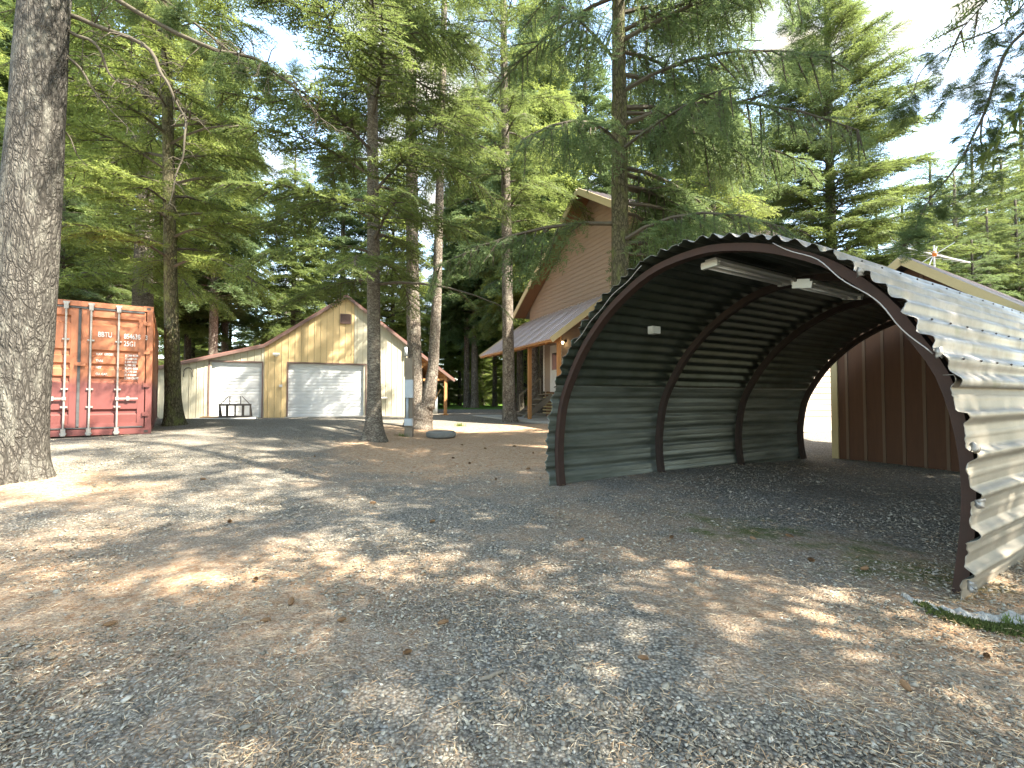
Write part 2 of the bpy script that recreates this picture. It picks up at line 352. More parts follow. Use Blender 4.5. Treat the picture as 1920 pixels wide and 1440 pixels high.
a = rng.uniform(0, 6.28, n); ca, sa = np.cos(a), np.sin(a); tl = rng.normal(0, .3, n)
vx = vv[..., 0] * ca[:, None] - vv[..., 1] * sa[:, None]; vy = vv[..., 0] * sa[:, None] + vv[..., 1] * ca[:, None]
vz = vv[..., 2] + vv[..., 0] * tl[:, None]
Vs = np.stack([vx + x[:, None], vy + y[:, None], vz + (gz(x, y) + r * .12)[:, None]], -1).reshape(-1, 3)
Fs = (of[None] + (np.arange(n) * 6)[:, None, None]).reshape(-1, 3)
o = indexed('gravel', Vs, Fs, STONE, smooth=False); tag(o, 'loose grey crushed gravel over the yard', 'gravel', kind='stuff')
# fallen needles and twiglets
n = 62000
x, y = frust(n, 1.35, 11, 1.2); cl = (np.sin(x * 2.3 + 1) * np.sin(y * 2.9) + np.sin(x * 5.1 + y * 3.3)) * .22
keep = rng.random(n) < np.clip(.42 + .7 * litter_f(x, y) + cl, .06, 1); x, y = x[keep], y[keep]; n = len(x)
L = rng.gamma(4, .009, n) + .012; L *= (.8 + .05 * y); w = rng.uniform(.0007, .0014, n) * (.7 + .16 * y); a = rng.uniform(0, 6.28, n)
dx, dy = np.cos(a), np.sin(a); zc = gz(x, y) + rng.uniform(.004, .02, n); tz = rng.normal(0, .12, n) * L
p0 = np.stack([x - dx * L / 2, y - dy * L / 2, zc - tz / 2], 1); p1 = np.stack([x + dx * L / 2, y + dy * L / 2, zc + tz / 2], 1)
bend = rng.normal(0, .06, n) * L; pm = (p0 + p1) / 2 + np.stack([-dy * bend, dx * bend, np.abs(bend) * .3], 1)
sd = np.stack([-dy * w, dx * w, w * 0], 1); up = np.stack([w * 0, w * 0, w * 1.2], 1)
Vs = np.stack([p0, pm - sd, pm + sd + up, p1], 1).reshape(-1, 3); b0 = np.arange(n) * 4
Fs = np.concatenate([np.stack([b0, b0 + 1, b0 + 2], 1), np.stack([b0 + 1, b0 + 3, b0 + 2], 1)])
o = indexed('fallen_needles', Vs, Fs, NEEDLE, smooth=False); tag(o, 'tan dry conifer needles scattered over the gravel', 'needles', kind='stuff')

# ------------------------------------------------------------------ conifer builder
def make_spray(rg, lod):
    """unit-length flat twig spray along +X; returns triangles (n,3,3)"""
    T = []
    nt_, step, nl, nw = {3: (14, .040, .085, .022), 2: (10, .075, .13, .034), 1: (6, .15, .22, .075), 0: (4, .3, .36, .15)}[lod]
    def needles(p, d, Ln):
        m = max(2, int(Ln / step)); side = np.array([-d[1], d[0], 0.]); side /= np.linalg.norm(side) + 1e-9
        for q in range(m):
            c = p + d * (q + .5) / m * Ln; c = c + np.array([0, 0, -.10 * ((q + 1) / m * Ln) ** 1.5])
            for s in (-1, 1):
                dd = d * rg.uniform(.45, .8) + side * s * rg.uniform(.5, .95) + np.array([0, 0, rg.normal(0, .32)])
                dd /= np.linalg.norm(dd); l = nl * rg.uniform(.7, 1.2)
                wv = np.cross(dd, rg.normal(0, 1, 3) * .6 + np.array([0, 0, 1.])); wv /= np.linalg.norm(wv) + 1e-9
                T.append([c - wv * nw / 2, c + wv * nw / 2, c + dd * l])
    needles(np.array([.1, 0, 0]), np.array([1., 0, 0]), .9)
    for k in range(nt_):
        s = .06 + .84 * (k + rg.uniform(0, .6)) / nt_; sg = 1 if k % 2 else -1
        an = rg.uniform(.65, 1.0) * sg; Lk = (.46 * (1 - s) ** .8 + .10) * rg.uniform(.75, 1.15)
        d = np.array([math.cos(an), math.sin(an), rg.normal(-.08, .12)])
        needles(np.array([s, 0, -.10 * s ** 1.5]), d, Lk)
    return np.array(T)
SPR = {l: [make_spray(np.random.default_rng(100 * l + k), l) for k in range(5)] for l in (3, 2, 1, 0)}

def make_crown(rg, z0, H, rfn, nb, lod, slen, spb, elev=(.15, .5), droop=(.35, .7), hang=0.0, rbase=.15, azf=None, path=None, dead=0):
    """branches with sprays. returns triangles and wood MB"""
    wood = MB(); pos = [[] for _ in range(5)]; mats = [[] for _ in range(5)]
    for bi in range(nb):
        u = (bi + rg.uniform(0, 1)) / nb; h = z0 + (H - z0) * u ** 1.05
        az = bi * 2.39996 + rg.uniform(-.5, .5)
        if azf: az = azf(bi, az, rg)
        L = rfn((h - z0) / (H - z0)) * rg.uniform(.72, 1.12)
        hu = (h - z0) / (H - z0)
        e = rg.uniform(*elev) + hu * .35; dr = rg.uniform(*droop) * (1 - .4 * hu)
        base = path(h) if path else Vector((0, 0, h))
        cw = rg.uniform(-.25, .25)
        ts = np.linspace(0, 1, 6); P_ = []
        def pt(t):
            a2 = az + cw * t; r_ = L * t
            return np.array([base[0] + math.cos(a2) * r_, base[1] + math.sin(a2) * r_, h + L * (e * t - dr * t * t)])
        pts = [pt(t) for t in ts]
        br = (.012 + .011 * L) * (1 if lod > 1 else 1.3)
        wood.tube(pts, [br * (1 - .8 * t) for t in ts], 4 if lod < 3 else 5, cap=False)
        isdead = rg.random() < dead
        nsp = max(3, int(spb * L)) if not isdead else 2
        for q in range(nsp):
            t = .12 + .9 * (q + rg.uniform(0, 1)) / nsp if q else 1.0
            t = min(t, 1.0)
            p = pt(t); a2 = az + cw * t
            yaw = (0 if q == 0 else (1 if q % 2 else -1) * rg.uniform(.45, 1.15)); sl = e - 2 * dr * t
            pitch = math.atan(sl) * math.cos(yaw) - rg.uniform(.02, .35)
            s_ = slen * rg.uniform(.7, 1.2) * (.62 + .65 * (1 - abs(t - .45) * 1.6)) * (.55 + .45 * min(1, L / 2.2))
            if hang and rg.random() < hang: pitch = -rg.uniform(.75, 1.45); s_ *= rg.uniform(.9, 1.4)
            X_ = np.array([math.cos(a2 + yaw) * math.cos(pitch), math.sin(a2 + yaw) * math.cos(pitch), math.sin(pitch)])
            Yh = np.array([-math.sin(a2 + yaw), math.cos(a2 + yaw), 0.]); Zh = np.cross(X_, Yh); ro = rg.normal(0, .35)
            Y_ = Yh * math.cos(ro) + Zh * math.sin(ro); Z_ = np.cross(X_, Y_)
            k = rg.integers(0, 5); M = np.stack([X_, Y_, Z_], 1) * s_
            pos[k].append(p); mats[k].append(M)
            if lod >= 2:
                tip = p + M @ np.array([.85, 0, -.08]); wood.tube([p, tip], [br * .4, br * .15], 3, cap=False)
    out = []
    for k in range(5):
        if not pos[k]: continue
        M = np.array(mats[k]); T0 = np.array(pos[k])
        out.append((np.einsum('nij,tvj->ntvi', M, SPR[lod][k]) + T0[:, None, None]).reshape(-1, 3, 3))
    return np.concatenate(out), wood

def trunk_mb(path, H, r0, taper=.75, n=14, flare=.5, step=.5, rg=None, knobs=0, rough=.03):
    """path(z)->Vector xy offset at height z"""
    zs = [-.35, -.1, 0, .08, .2, .4, .7]; z = 1.1
    while z < H: zs.append(z); z += step
    zs.append(H)
    V = []; Fc = []
    ph = [rg.uniform(0, 6.28) for _ in range(6)]
    for z in zs:
        c = path(max(z, 0)); r = r0 * (1 - taper * max(0, z) / H) * (1 + flare * math.exp(-max(z, 0) / .28))
        for k in range(n):
            a = 2 * math.pi * k / n
            rr = r * (1 + (.16 * math.sin(3 * a + ph[0]) + .10 * math.sin(5 * a + ph[1])) * math.exp(-max(z, 0) / .5) * min(1, flare * 2)
                      + rough * math.sin(2 * a + ph[2] + z * .7) + rough * mnoise.noise(Vector((math.cos(a) * 2, math.sin(a) * 2, z * 1.3 + ph[3]))) * 2)
            V.append((c[0] + math.cos(a) * rr, c[1] + math.sin(a) * rr, z))
    for i_ in range(len(zs) - 1):
        for k in range(n):
            k2 = (k + 1) % n; Fc.append((i_ * n + k, i_ * n + k2, (i_ + 1) * n + k2, (i_ + 1) * n + k))
    Fc.append(tuple((len(zs) - 1) * n + k for k in range(n)))
    return MB().add(V, Fc)

def conifer(name, base, H, r0, z0, rad, nb, lod, slen, spb, label, leaf, bark, lean=(0, 0), bow=(0, 0), seed=1, hang=0, elev=(.15, .5), droop=(.35, .7),
            rfn=None, flare=.5, azf=None, dead=0, group=None, step=.5, nseg=14, taper=.75, cat='tree'):
    rg = np.random.default_rng(seed); t = thing(name, base, label, cat, group=group)
    path = lambda z: Vector((lean[0] * z + bow[0] * math.sin(z / H * 9), lean[1] * z + bow[1] * math.sin(z / H * 7), z))
    trunk_mb(path, H, r0, rg=rg, flare=flare, step=step, n=nseg, taper=taper).build('trunk', bark, t, True)
    rf = rfn or (lambda u: rad * (1 - u) ** .75 * (.75 + .25 * min(1, u * 5)) + .3)
    T, wood = make_crown(rg, z0, H, rf, nb, lod, slen, spb, elev, droop, hang, azf=azf, path=path, dead=dead)
    cr_ = trimesh('crown', T, leaf, t); wood.build('branch', TWIG if lod > 1 else bark, t)
    return t

# ------------------------------------------------------------------ corrugated arch shelter
RB = Vector((2.8769, 2.9446, 0)); UD = Vector((-.53746, .84329, 0)); AX = Vector((.86, .51, 0)).normalized(); UP = Vector((0, 0, 1))
prof = [(4.352, -.06), (4.395, .15), (4.42, .45), (4.405, .74), (4.335, 1.161), (4.24, 1.40), (4.06, 1.703), (3.87, 1.97), (3.645, 2.205), (3.29, 2.50), (2.80, 2.755), (2.5, 2.84),
        (2.24, 2.87), (1.95, 2.875), (1.75, 2.855), (1.40, 2.765), (1.135, 2.66), (.82, 2.49), (.688, 2.39), (.50, 2.21), (.32, 1.99), (.245, 1.85), (.17, 1.71), (.105, 1.60), (.05, 1.48), (-.01, 1.259),
        (-.05, 1.02), (-.068, .80), (-.065, .517), (-.04, .266), (0, -.06)]
prof = np.array(prof)
for _ in range(2):   # smooth subdivision
    q = [prof[0]]
    for a_, b_ in zip(prof[:-1], prof[1:]): q += [a_ * .75 + b_ * .25, a_ * .25 + b_ * .75]
    q.append(prof[-1]); prof = np.array(q)
sl_ = np.concatenate([[0], np.cumsum(np.hypot(*np.diff(prof, axis=0).T))]); SL = sl_[-1]
def prof_at(s):
    p = np.array([np.interp(s, sl_, prof[:, 0]), np.interp(s, sl_, prof[:, 1])])
    q = np.array([np.interp(s + .06, sl_, prof[:, 0]), np.interp(s + .06, sl_, prof[:, 1])]) - np.array([np.interp(s - .06, sl_, prof[:, 0]), np.interp(s - .06, sl_, prof[:, 1])])
    q /= np.linalg.norm(q); nrm = np.array([-q[1], q[0]])   # travelling from left base up and over to right base (u decreasing): outward
    c_ = np.array([2.17, 1.0]) 
    if np.dot(nrm, p - c_) < 0: nrm = -nrm
    return p, nrm
def A3(u, z, t): return RB + UD * u + AX * t + UP * z
ALEN = 6.9
shelter = thing('arch_shelter', RB + UD * 2.17 + AX * .0, 'open-ended arched shelter of grey corrugated metal sheets on rusty hoops', 'shelter')
SO = shelter.location.copy()
def loc_(p): return Vector(p) - SO
def fix_out(o_):
    me = o_.data; cen = np.array(loc_(A3(2.17, .9, 0))); ax_ = np.array(AX); dot = 0
    for p_ in list(me.polygons)[::37]:
        r_ = np.array(p_.center) - cen; r_ -= ax_ * r_.dot(ax_); dot += 1 if r_.dot(np.array(p_.normal)) > 0 else -1
    if dot < 0: me.flip_normals()
def sheet(s0, s1, pitch, kind, off, seed, depth=.022, mt=None):
    rg = np.random.default_rng(seed); n_ = int((s1 - s0) / (pitch / (10 if kind == 'wave' else 16)))
    tsx = [0, .02, .05, .10, .2, .5] + list(np.arange(1.0, ALEN, .55)) + [ALEN - .04, ALEN]
    V_ = []; pn = len(tsx); jag = rg.normal(0, .012, n_ + 1)
    jag = np.convolve(jag, np.ones(5) / 5, 'same') * 3
    for i_ in range(n_ + 1):
        s = s0 + (s1 - s0) * i_ / n_; p, nr = prof_at(s); ph_ = ((s - s0) / pitch) % 1
        if kind == 'wave': h_ = depth * math.cos(2 * math.pi * ph_)
        else:
            h_ = -.015
            if ph_ < .34: h_ = -.015 + .05 * min(1, (ph_ / .06)) * (1 if ph_ < .20 else (.34 - ph_) / .14)
            elif .60 < ph_ < .67: h_ = -.008
        for k, t_ in enumerate(tsx):
            e_ = math.exp(-t_ / .08) if t_ < 3 else math.exp(-(ALEN - t_) / .05)
            f_ = h_ + off + e_ * .018 * mnoise.noise(Vector((s * 5, seed, t_ * 2))) + .008 * mnoise.noise(Vector((s * 1.1, t_ * 1.3, seed)))
            tt = t_ + (jag[i_] * e_ * 1.2 if t_ < 1 else (-jag[-i_ - 1] * e_))
            pp = p + nr * f_
            V_.append(loc_(A3(pp[0], pp[1], tt)))
    F_ = [(i_ * pn + k, i_ * pn + k + 1, (i_ + 1) * pn + k + 1, (i_ + 1) * pn + k) for i_ in range(n_) for k in range(pn - 1)]
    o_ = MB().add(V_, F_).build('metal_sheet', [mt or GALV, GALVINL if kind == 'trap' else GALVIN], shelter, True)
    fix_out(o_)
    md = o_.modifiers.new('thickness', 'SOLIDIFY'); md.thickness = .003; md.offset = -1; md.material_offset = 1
    return o_
sL = float(np.interp(1.42, prof[:len(prof) // 3, 1], sl_[:len(prof) // 3])); sR = SL - 1.47
sheet(0, sL + .06, .262, 'trap', .0, 11, mt=GALVT); sheet(sL, sR + .04, .155, 'wave', .030, 12, .021); sheet(sR - .06, SL, .250, 'trap', -.002, 13, mt=GALVT)
HOOPT = [.13, 2.24, 4.47, 6.72]
for hi, t0 in enumerate(HOOPT):
    m = MB(); w_ = .11 if hi == 0 else .09; rows = []
    N_ = 60
    for i_ in range(N_ + 1):
        s = SL * i_ / N_; p, nr = prof_at(s); a_ = p - nr * .022; b_ = p - nr * (.095 if hi == 0 else .11)
        rows += [loc_(A3(a_[0], a_[1], t0)), loc_(A3(a_[0], a_[1], t0 + w_)), loc_(A3(b_[0], b_[1], t0 + w_)), loc_(A3(b_[0], b_[1], t0))]
    F_ = [(4 * i_ + k, 4 * i_ + (k + 1) % 4, 4 * i_ + 4 + (k + 1) % 4, 4 * i_ + 4 + k) for i_ in range(N_) for k in range(4)]
    ho = m.add(rows, F_).build('hoop', RUSTH if hi == 0 else RUSTD, shelter)
    if hi == 0: ho['label'] = 'reddish rusted steel hoop framing the open mouth'
# screws along two crowns on the outside
sc0 = MB().tube([(0, 0, -.004), (0, 0, .004), (0, 0, .008)], [.008, .008, .004], 6).build('screw', BLACKM, shelter); kk_ = 0
for s in (SL - 1.95, SL - 2.6, SL - 1.62, SL - 1.0):
    p, nr = prof_at(s); p = p + nr * (.055 if s < sR else .0)
    for t_ in np.arange(.25, 4.8, .36):
        o = sc0 if kk_ == 0 else sc0.copy(); kk_ += 1
        if o is not sc0: COL.objects.link(o)
        o.location = loc_(A3(p[0], p[1], t_)); o.rotation_euler = (UD * nr[0] + UP * nr[1]).to_track_quat('Z', 'Y').to_euler()
# pale cable looped along the mouth hoop
for (sa, sb) in ((.27, .44), (.62, .80)):
    pts = []
    for i_ in range(26):
        q = i_ / 25; s = SL * (sa + (sb - sa) * q); p, nr = prof_at(s); p = p - nr * (.02 + .06 * math.sin(q * math.pi) + .012 * math.sin(q * 17)); pts.append(loc_(A3(p[0], p[1], -.005 + .01 * math.sin(q * 9))))
    MB().tube(pts, .0045, 5).build('cable', STEELBAR, shelter, True)
# bent flaps of torn metal on the right lip
rg = np.random.default_rng(5)
for s in (SL - 2.45, SL - 1.68, SL - 1.05, SL - .70, SL - .18):
    p, nr = prof_at(s)
    V_ = []; hh_ = rg.uniform(.02, .035)
    for q in range(6):
        for r_ in range(4):
            V_.append(loc_(A3(p[0] + nr[0] * .02 + .045 * r_ / 3 - .03 + rg.normal(0, .004), p[1] + hh_ * (q / 2.5 - 1) + rg.normal(0, .006), -.012 - .03 * math.sin(r_ * 1.05) + rg.normal(0, .008))))
    o = MB().add(V_, [(q * 4 + r_, q * 4 + r_ + 1, q * 4 + r_ + 5, q * 4 + r_ + 4) for q in range(5) for r_ in range(3)]).build('torn_metal', GALV, shelter, True); o.modifiers.new('thickness', 'SOLIDIFY').thickness = .004
# switch box on the inside wall
p, nr = prof_at(sL + 1.17)
q = A3(p[0] - nr[0] * .09, p[1] - nr[1] * .09, 1.15); rz = math.atan2(AX.y, AX.x)
MB().box(loc_(q), (.16, .09, .09), rz).box(loc_(q) + Vector((0, 0, -.05)), (.12, .12, .02), rz).build('junction_box', FIXT, shelter)

def strip_light(frm, t0, ln, label, drop=.16):
    s = next(q for q in np.linspace(0, SL, 900) if prof_at(q)[0][0] < frm and prof_at(q)[0][1] > 1.5 and q > SL * .3); p, nr = prof_at(s); c0 = A3(p[0] - nr[0] * drop, p[1] - nr[1] * drop, t0); 
    t = thing('strip_light', c0, label, 'light', rz, 'fluorescent lights under the arch')
    tl = math.atan2(nr[0], nr[1])
    Mx = Matrix.Rotation(-tl * .6, 3, 'X')
    MB().box((ln / 2, 0, .03), (ln, .13, .05), M=Mx).box((ln / 2, 0, .0), (ln, .24, .012), M=Mx).build('housing', FIXT, t)
    for s_ in (-.05, .05): MB().tube([Mx @ Vector((.03, s_, -.03)), Mx @ Vector((ln - .03, s_, -.03))], .016, 8).build('tube', WHITEP, t, True)
    for x_ in (0, ln): MB().box((x_, 0, -.01), (.05, .2, .07), M=Mx).build('end_cap', FIXT, t)
    return t
strip_light(2.06, .45, 1.5, 'long dusty white fluorescent fixture nearest the crown of the arch', .12)
strip_light(1.418, 1.2, 1.1, 'fluorescent fixture lower on the right inside of the arch', .27)

# concrete edge with moss
ce = thing('concrete_edge', G(1790, 1140), 'broken pale concrete edge strip beside the right foot of the arch', 'concrete')
m = MB(); rg = np.random.default_rng(3); ptsc = [G(px, py) for px, py in ((1692, 1116), (1730, 1136), (1780, 1150), (1835, 1160), (1890, 1163), (1945, 1160))]
V_ = []; F_ = []; nq = 110; nc = 12
for i_ in range(nq + 1):
    q = i_ / nq * (len(ptsc) - 1); k = min(int(q), len(ptsc) - 2); p = ptsc[k].lerp(ptsc[k + 1], q - k); wd = .095 + .05 * mnoise.noise(Vector((i_ * .12, 0, 0)))
    wd *= min(1, (i_ + .5) / 9, (nq - i_ + .5) / 9)
    for c_ in range(nc + 1):
        o_ = 2 * c_ / nc - 1; yy = p.y + wd * o_ + .012 * mnoise.noise(Vector((i_ * .5, c_ * .3, 0))); xx = p.x + wd * o_ * .35 + .01 * mnoise.noise(Vector((i_ * .4, c_, 5)))
        hz = -.015 + .042 * max(0, 1 - abs(o_) ** 3) * (.75 + .5 * mnoise.noise(Vector((i_ * .15, 7, 0)))) + .016 * mnoise.noise(Vector((xx * 28, yy * 28, 0))) + .008 * mnoise.noise(Vector((xx * 80, yy * 80, 0)))
        V_.append(Vector((xx, yy, gzf(p.x, p.y) + hz)) - ce.location)
    if i_:
        b_ = (i_ - 1) * (nc + 1)
        for k in range(nc): F_.append((b_ + k, b_ + k + 1, b_ + nc + 2 + k, b_ + nc + 1 + k))
MB().add(V_, F_).build('slab', CONC, ce, False)
nm = 4200; tt = rng.random(nm); V_ = np.zeros((nm, 3, 3))
for i_ in range(nm):
    q = .15 + tt[i_] * (len(ptsc) - 1.3); k = min(int(q), len(ptsc) - 2); p = ptsc[k].lerp(ptsc[k + 1], q - k)
    c0 = np.array([p.x + rng.normal(0, .02), p.y - .085 - abs(rng.normal(0, .05)), 0]); c0[2] = gzf(c0[0], c0[1]) + .002
    V_[i_] = c0 + rng.normal(0, .006, (3, 3)); V_[i_, 2, 2] = c0[2] + rng.uniform(.01, .03)
mo = trimesh('moss', V_, MOSS); tag(mo, 'green moss along the broken concrete edge', 'moss', kind='stuff')

# ------------------------------------------------------------------ shipping container
cr0 = G(289, 815); CR = Vector((-8.22, 10.38, gzf(-8.22, 10.38))); CD = Vector((.80, .60, 0)).normalized(); CN = Vector((CD.y, -CD.x, 0))
cont = thing('shipping_container', CR - CD * 1.22, 'weathered orange and red shipping container with closed double doors', 'container', math.atan2(CD.y, CD.x))
W2, CHt, CL = 1.22, 2.895, 6.06
# local: x along front, y into depth (away from camera), z up ; front face y=0
m = MB()
for s_ in (-1, 1):   # corrugated sides
    N_ = 80; V_ = []
    for i_ in range(N_ + 1):
        yy = .12 + (CL - .2) * i_ / N_; oo = .018 if (i_ // 2) % 2 else -.018
        V_ += [(s_ * (W2 - .02 + oo - .02), yy, .15), (s_ * (W2 - .02 + oo - .02), yy, CHt - .08)]
    m.add(V_, [(2 * i_, 2 * i_ + 1, 2 * i_ + 3, 2 * i_ + 2) for i_ in range(N_)])
m.box((0, CL, CHt / 2), (2 * W2 - .1, .04, CHt - .2)); m.box((0, CL / 2 + .05, CHt - .03), (2 * W2 - .06, CL - .1, .03)); m.box((0, CL / 2, .1), (2 * W2 - .1, CL - .1, .12))
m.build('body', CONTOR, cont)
m = MB()
for s_ in (-1, 1):
    m.box((s_ * (W2 - .055), .06, CHt / 2), (.11, .12, CHt - .24)); m.box((s_ * (W2 - .04), CL / 2, CHt - .05), (.07, CL - .2, .08)); m.box((s_ * (W2 - .04), CL / 2, .08), (.07, CL - .2, .14))
    m.box((s_ * (W2 - .055), CL - .05, CHt / 2), (.11, .1, CHt - .24))
m.box((0, .05, CHt - .07), (2 * W2 - .22, .10, .11)); m.box((0, .05, .075), (2 * W2 - .22, .10, .13))
m.build('frame', CONTOR, cont)
for s_ in (-1, 1):
    for z_ in (.06, CHt - .06):
        m = MB(); m.box((s_ * (W2 - .085), .075, z_), (.178, .17, .12)); m.box((s_ * (W2 - .085), -.013, z_), (.07, .004, .05), mi=1); m.build('corner_casting', [CONTOR, BLACKM], cont)
for s_ in (-1, 1):
    x0, x1 = (.02, W2 - .13) if s_ > 0 else (-(W2 - .13), -.02)
    z0_, z1_ = .16, CHt - .15; dz = z1_ - z0_
    m = MB(); fw = .13
    yo = .0
    m.box(((x0 + x1) / 2, .03 + yo, z0_ + .05), (x1 - x0, .05, .10)); m.box(((x0 + x1) / 2, .03 + yo, z1_ - .09), (x1 - x0, .05, .18))
    m.box((x0 + fw / 2, .03, (z0_ + z1_) / 2 - .04), (fw, .05, dz - .28)); m.box((x1 - .06, .03, (z0_ + z1_) / 2 - .04), (.12, .05, dz - .28))
    # horizontally ribbed infill
    prof_z = []
    bands = [(.10, .22, 'r'), (.22, .36, 'f'), (.36, .50, 'r'), (.50, .98, 'f'), (.98, 1.16, 'r'), (1.16, 1.30, 'f'), (1.30, 1.48, 'r'), (1.48, 1.62, 'f'), (1.62, 1.80, 'r'), (1.80, 2.20, 'f'), (2.20, 2.40, 'r')]
    zs_ = [z0_ + .10]; ys_ = [.03]
    edges = [.44, .475, .53, .57, 1.14, 1.175, 1.245, 1.28, 1.42, 1.455, 1.525, 1.56, 1.70, 1.735, 1.825, 1.86, 2.39, 2.425, 2.53, 2.57]
    lev = .014; 
    for k, e_ in enumerate(edges):
        zs_.append(e_)
        if k % 4 == 0: ys_.append(.014)
        elif k % 4 == 1: ys_.append(.055)
        elif k % 4 == 2: ys_.append(.055)
        else: ys_.append(.014)
    zs_.append(z1_ - .18); ys_.append(.014)
    xa, xb = x0 + fw, x1 - .12; V_ = []
    for z_, y_ in zip(zs_, ys_): V_ += [(xa, y_, z_), (xb, y_, z_)]
    m.add(V_, [(2 * k, 2 * k + 1, 2 * k + 3, 2 * k + 2) for k in range(len(zs_) - 1)])
    d_ = m.build('door', CONTOR, cont); d_['label'] = 'right container door with white stencilled lettering' if s_ > 0 else 'left container door with a white round patch'
    for bx_ in ((.18, .63) if s_ > 0 else (-.66, -.21)):
        m = MB(); m.tube([(bx_, -.035, .04), (bx_, -.035, CHt - .06)], .018, 8)
        for z_ in (.62, 1.0, 2.05): m.box((bx_, -.012, z_), (.11, .03, .035))
        for z_ in (.09, CHt - .13): m.box((bx_, -.03, z_), (.07, .07, .15)); m.box((bx_, -.035, z_ + (.06 if z_ > 1 else -.03)), (.10, .05, .04))
        m.build('locking_bar', STEELBAR, cont)
    hx = .63 if s_ > 0 else -.21; dr_ = 1 if s_ > 0 else -1
    m = MB(); m.box((hx + dr_ * .17, -.045, .80), (.36, .018, .035)); m.box((hx + dr_ * .18, -.03, .80), (.05, .04, .09)); m.box((hx, -.045, .80), (.06, .05, .07)); m.build('handle', STEELBAR, cont)
    for z_ in (.45, 1.1, 1.85, 2.5): MB().box((s_ * (W2 - .10), -.018, z_), (.12, .03, .09)).build('hinge', CONTOR, cont)
m = MB(); m.box((0, .0, 1.45), (.045, .03, 2.5)); m.box((0, -.006, CHt - .155), (2 * W2 - .3, .02, .035)); m.box((0, -.006, .17), (2 * W2 - .3, .02, .025)); m.build('gasket', RUBBER, cont)
MB().box((.03, -.035, 1.53), (.16, .03, .07)).build('latch_plate', CONTOR, cont)
def text(parent, s, x_, z_, size, mat, y_=-.002, sx=1.0, rx=math.pi / 2, name='lettering'):
    cu = bpy.data.curves.new(name, 'FONT'); cu.body = s; cu.size = size; cu.extrude = .0008; cu.offset = .0015
    ob = bpy.data.objects.new(name, cu); COL.objects.link(ob)
    me = bpy.data.meshes.new_from_object(ob.evaluated_get(bpy.context.evaluated_depsgraph_get())); bpy.data.objects.remove(ob)
    me.materials.clear(); me.materials.append(mat)
    o = bpy.data.objects.new(name, me); COL.objects.link(o); o.parent = parent; o.location = (x_, y_, z_); o.rotation_euler = (rx, 0, 0); o.scale = (sx, 1, 1); return o
text(cont, 'BBTU', .285, 2.14, .155, MARKW, -.001, .62); text(cont, '854638', .715, 2.13, .155, MARKW, -.001, .62); text(cont, '3', 1.085, 2.13, .15, MARKW, -.004, .6); text(cont, '25G1', .715, 1.965, .155, MARKW, -.001, .62)
zz = 1.74
for i_, (a_, b_) in enumerate((('MAX  GROSS', '35,000 KGS'), ('', '77,200 LBS'), ('TARE', '2,400 KGS'), ('', '5,290 LBS'), ('NET', '32,600 KGS'), ('', '71,870 LBS'), ('CU. CAP.', '37.4 CU.M'), ('', '1,320 CU.FT'))):
    if a_: text(cont, a_, .265, zz, .068, MARKW, -.001, .72)
    text(cont, b_, .74, zz - .004, .062, MARKW, -.001, .76); zz -= .072
m = MB(); m.add([(-.55 + .085 * math.cos(a_), .009, 2.06 + .105 * math.sin(a_)) for a_ in np.linspace(0, 6.283, 25)[:-1]], [tuple(range(24))]); m.build('round_patch', WHITEP, cont)

# ------------------------------------------------------------------ barn
BA = Vector((-11.52, 23.4, .27)); BD = Vector((.927, .375, 0)).normalized(); 
barn = thing('barn', BA, 'tan and cream metal-sided barn with two white roll-up doors', 'barn', math.atan2(BD.y, BD.x))
def wall_ribbed(mb, s0, s1, zt, zb=lambda s: 0, y=0, pitch=.305, mi=0, gm=1, holes=()):
    """vertical-ribbed wall: panels with raised ribs, cut by holes (s0,s1,z0,z1)"""
    k0 = math.floor(s0 / pitch); s = s0
    while s < s1 - 1e-4:
        e = min((math.floor(s / pitch + 1e-6) + 1) * pitch, s1)
        def seg(a, b, yy, m_):
            segs = [(zb((a + b) / 2), None)]
            blocks = [(h[2], h[3]) for h in holes if h[0] < (a + b) / 2 < h[1]]
            lo_a, lo_b = zb(a), zb(b)
            for (h0, h1) in sorted(blocks):
                if h0 > lo_a + .01: mb.add([(a, yy, lo_a), (b, yy, lo_b), (b, yy, h0), (a, yy, h0)], [(0, 1, 2, 3)], m_)
                lo_a = lo_b = h1
            mb.add([(a, yy, lo_a), (b, yy, lo_b), (b, yy, zt(b)), (a, yy, zt(a))], [(0, 1, 2, 3)], m_)
        w = .022
        if e - s > .08:
            seg(s + w * 2, e, y, mi)
            # rib
            blocks = [h for h in holes if h[0] < s + w < h[1]]
            z0_ = blocks[0][3] if blocks else zb(s)
            a, b = s, s + 2 * w
            mb.add([(a, y, z0_), (a + w * .5, y - .02, z0_), (b - w * .5, y - .02, z0_), (b, y, z0_), (a, y, zt(a)), (a + w * .5, y - .02, zt(a)), (b - w * .5, y - .02, zt(b)), (b, y, zt(b))],
                   [(0, 1, 5, 4), (1, 2, 6, 5), (2, 3, 7, 6)], mi)
            mb.box((s - .012, y - .004, (z0_ + zt(s)) / 2), (.010, .006, zt(s) - z0_ - .02), mi=gm)
            for f_ in (.37, .67):
                ss_ = s + pitch * f_
                if ss_ < s1: mb.box((ss_, y - .004, (max([h[3] for h in holes if h[0] - .02 < ss_ < h[1] + .02] + [zb(ss_)]) + zt(ss_)) / 2), (.02, .008, zt(ss_) - max([h[3] for h in holes if h[0] - .02 < ss_ < h[1] + .02] + [zb(ss_)]) - .02), mi=mi)
        s = e
def ztop(s):
    if s < -1.09: return 3.92 - .27 + (s + 1.09) * .28
    if s < 2.78: return 3.65 + (s + 1.09) * .729
    return 6.47 - (s - 2.78) * .745
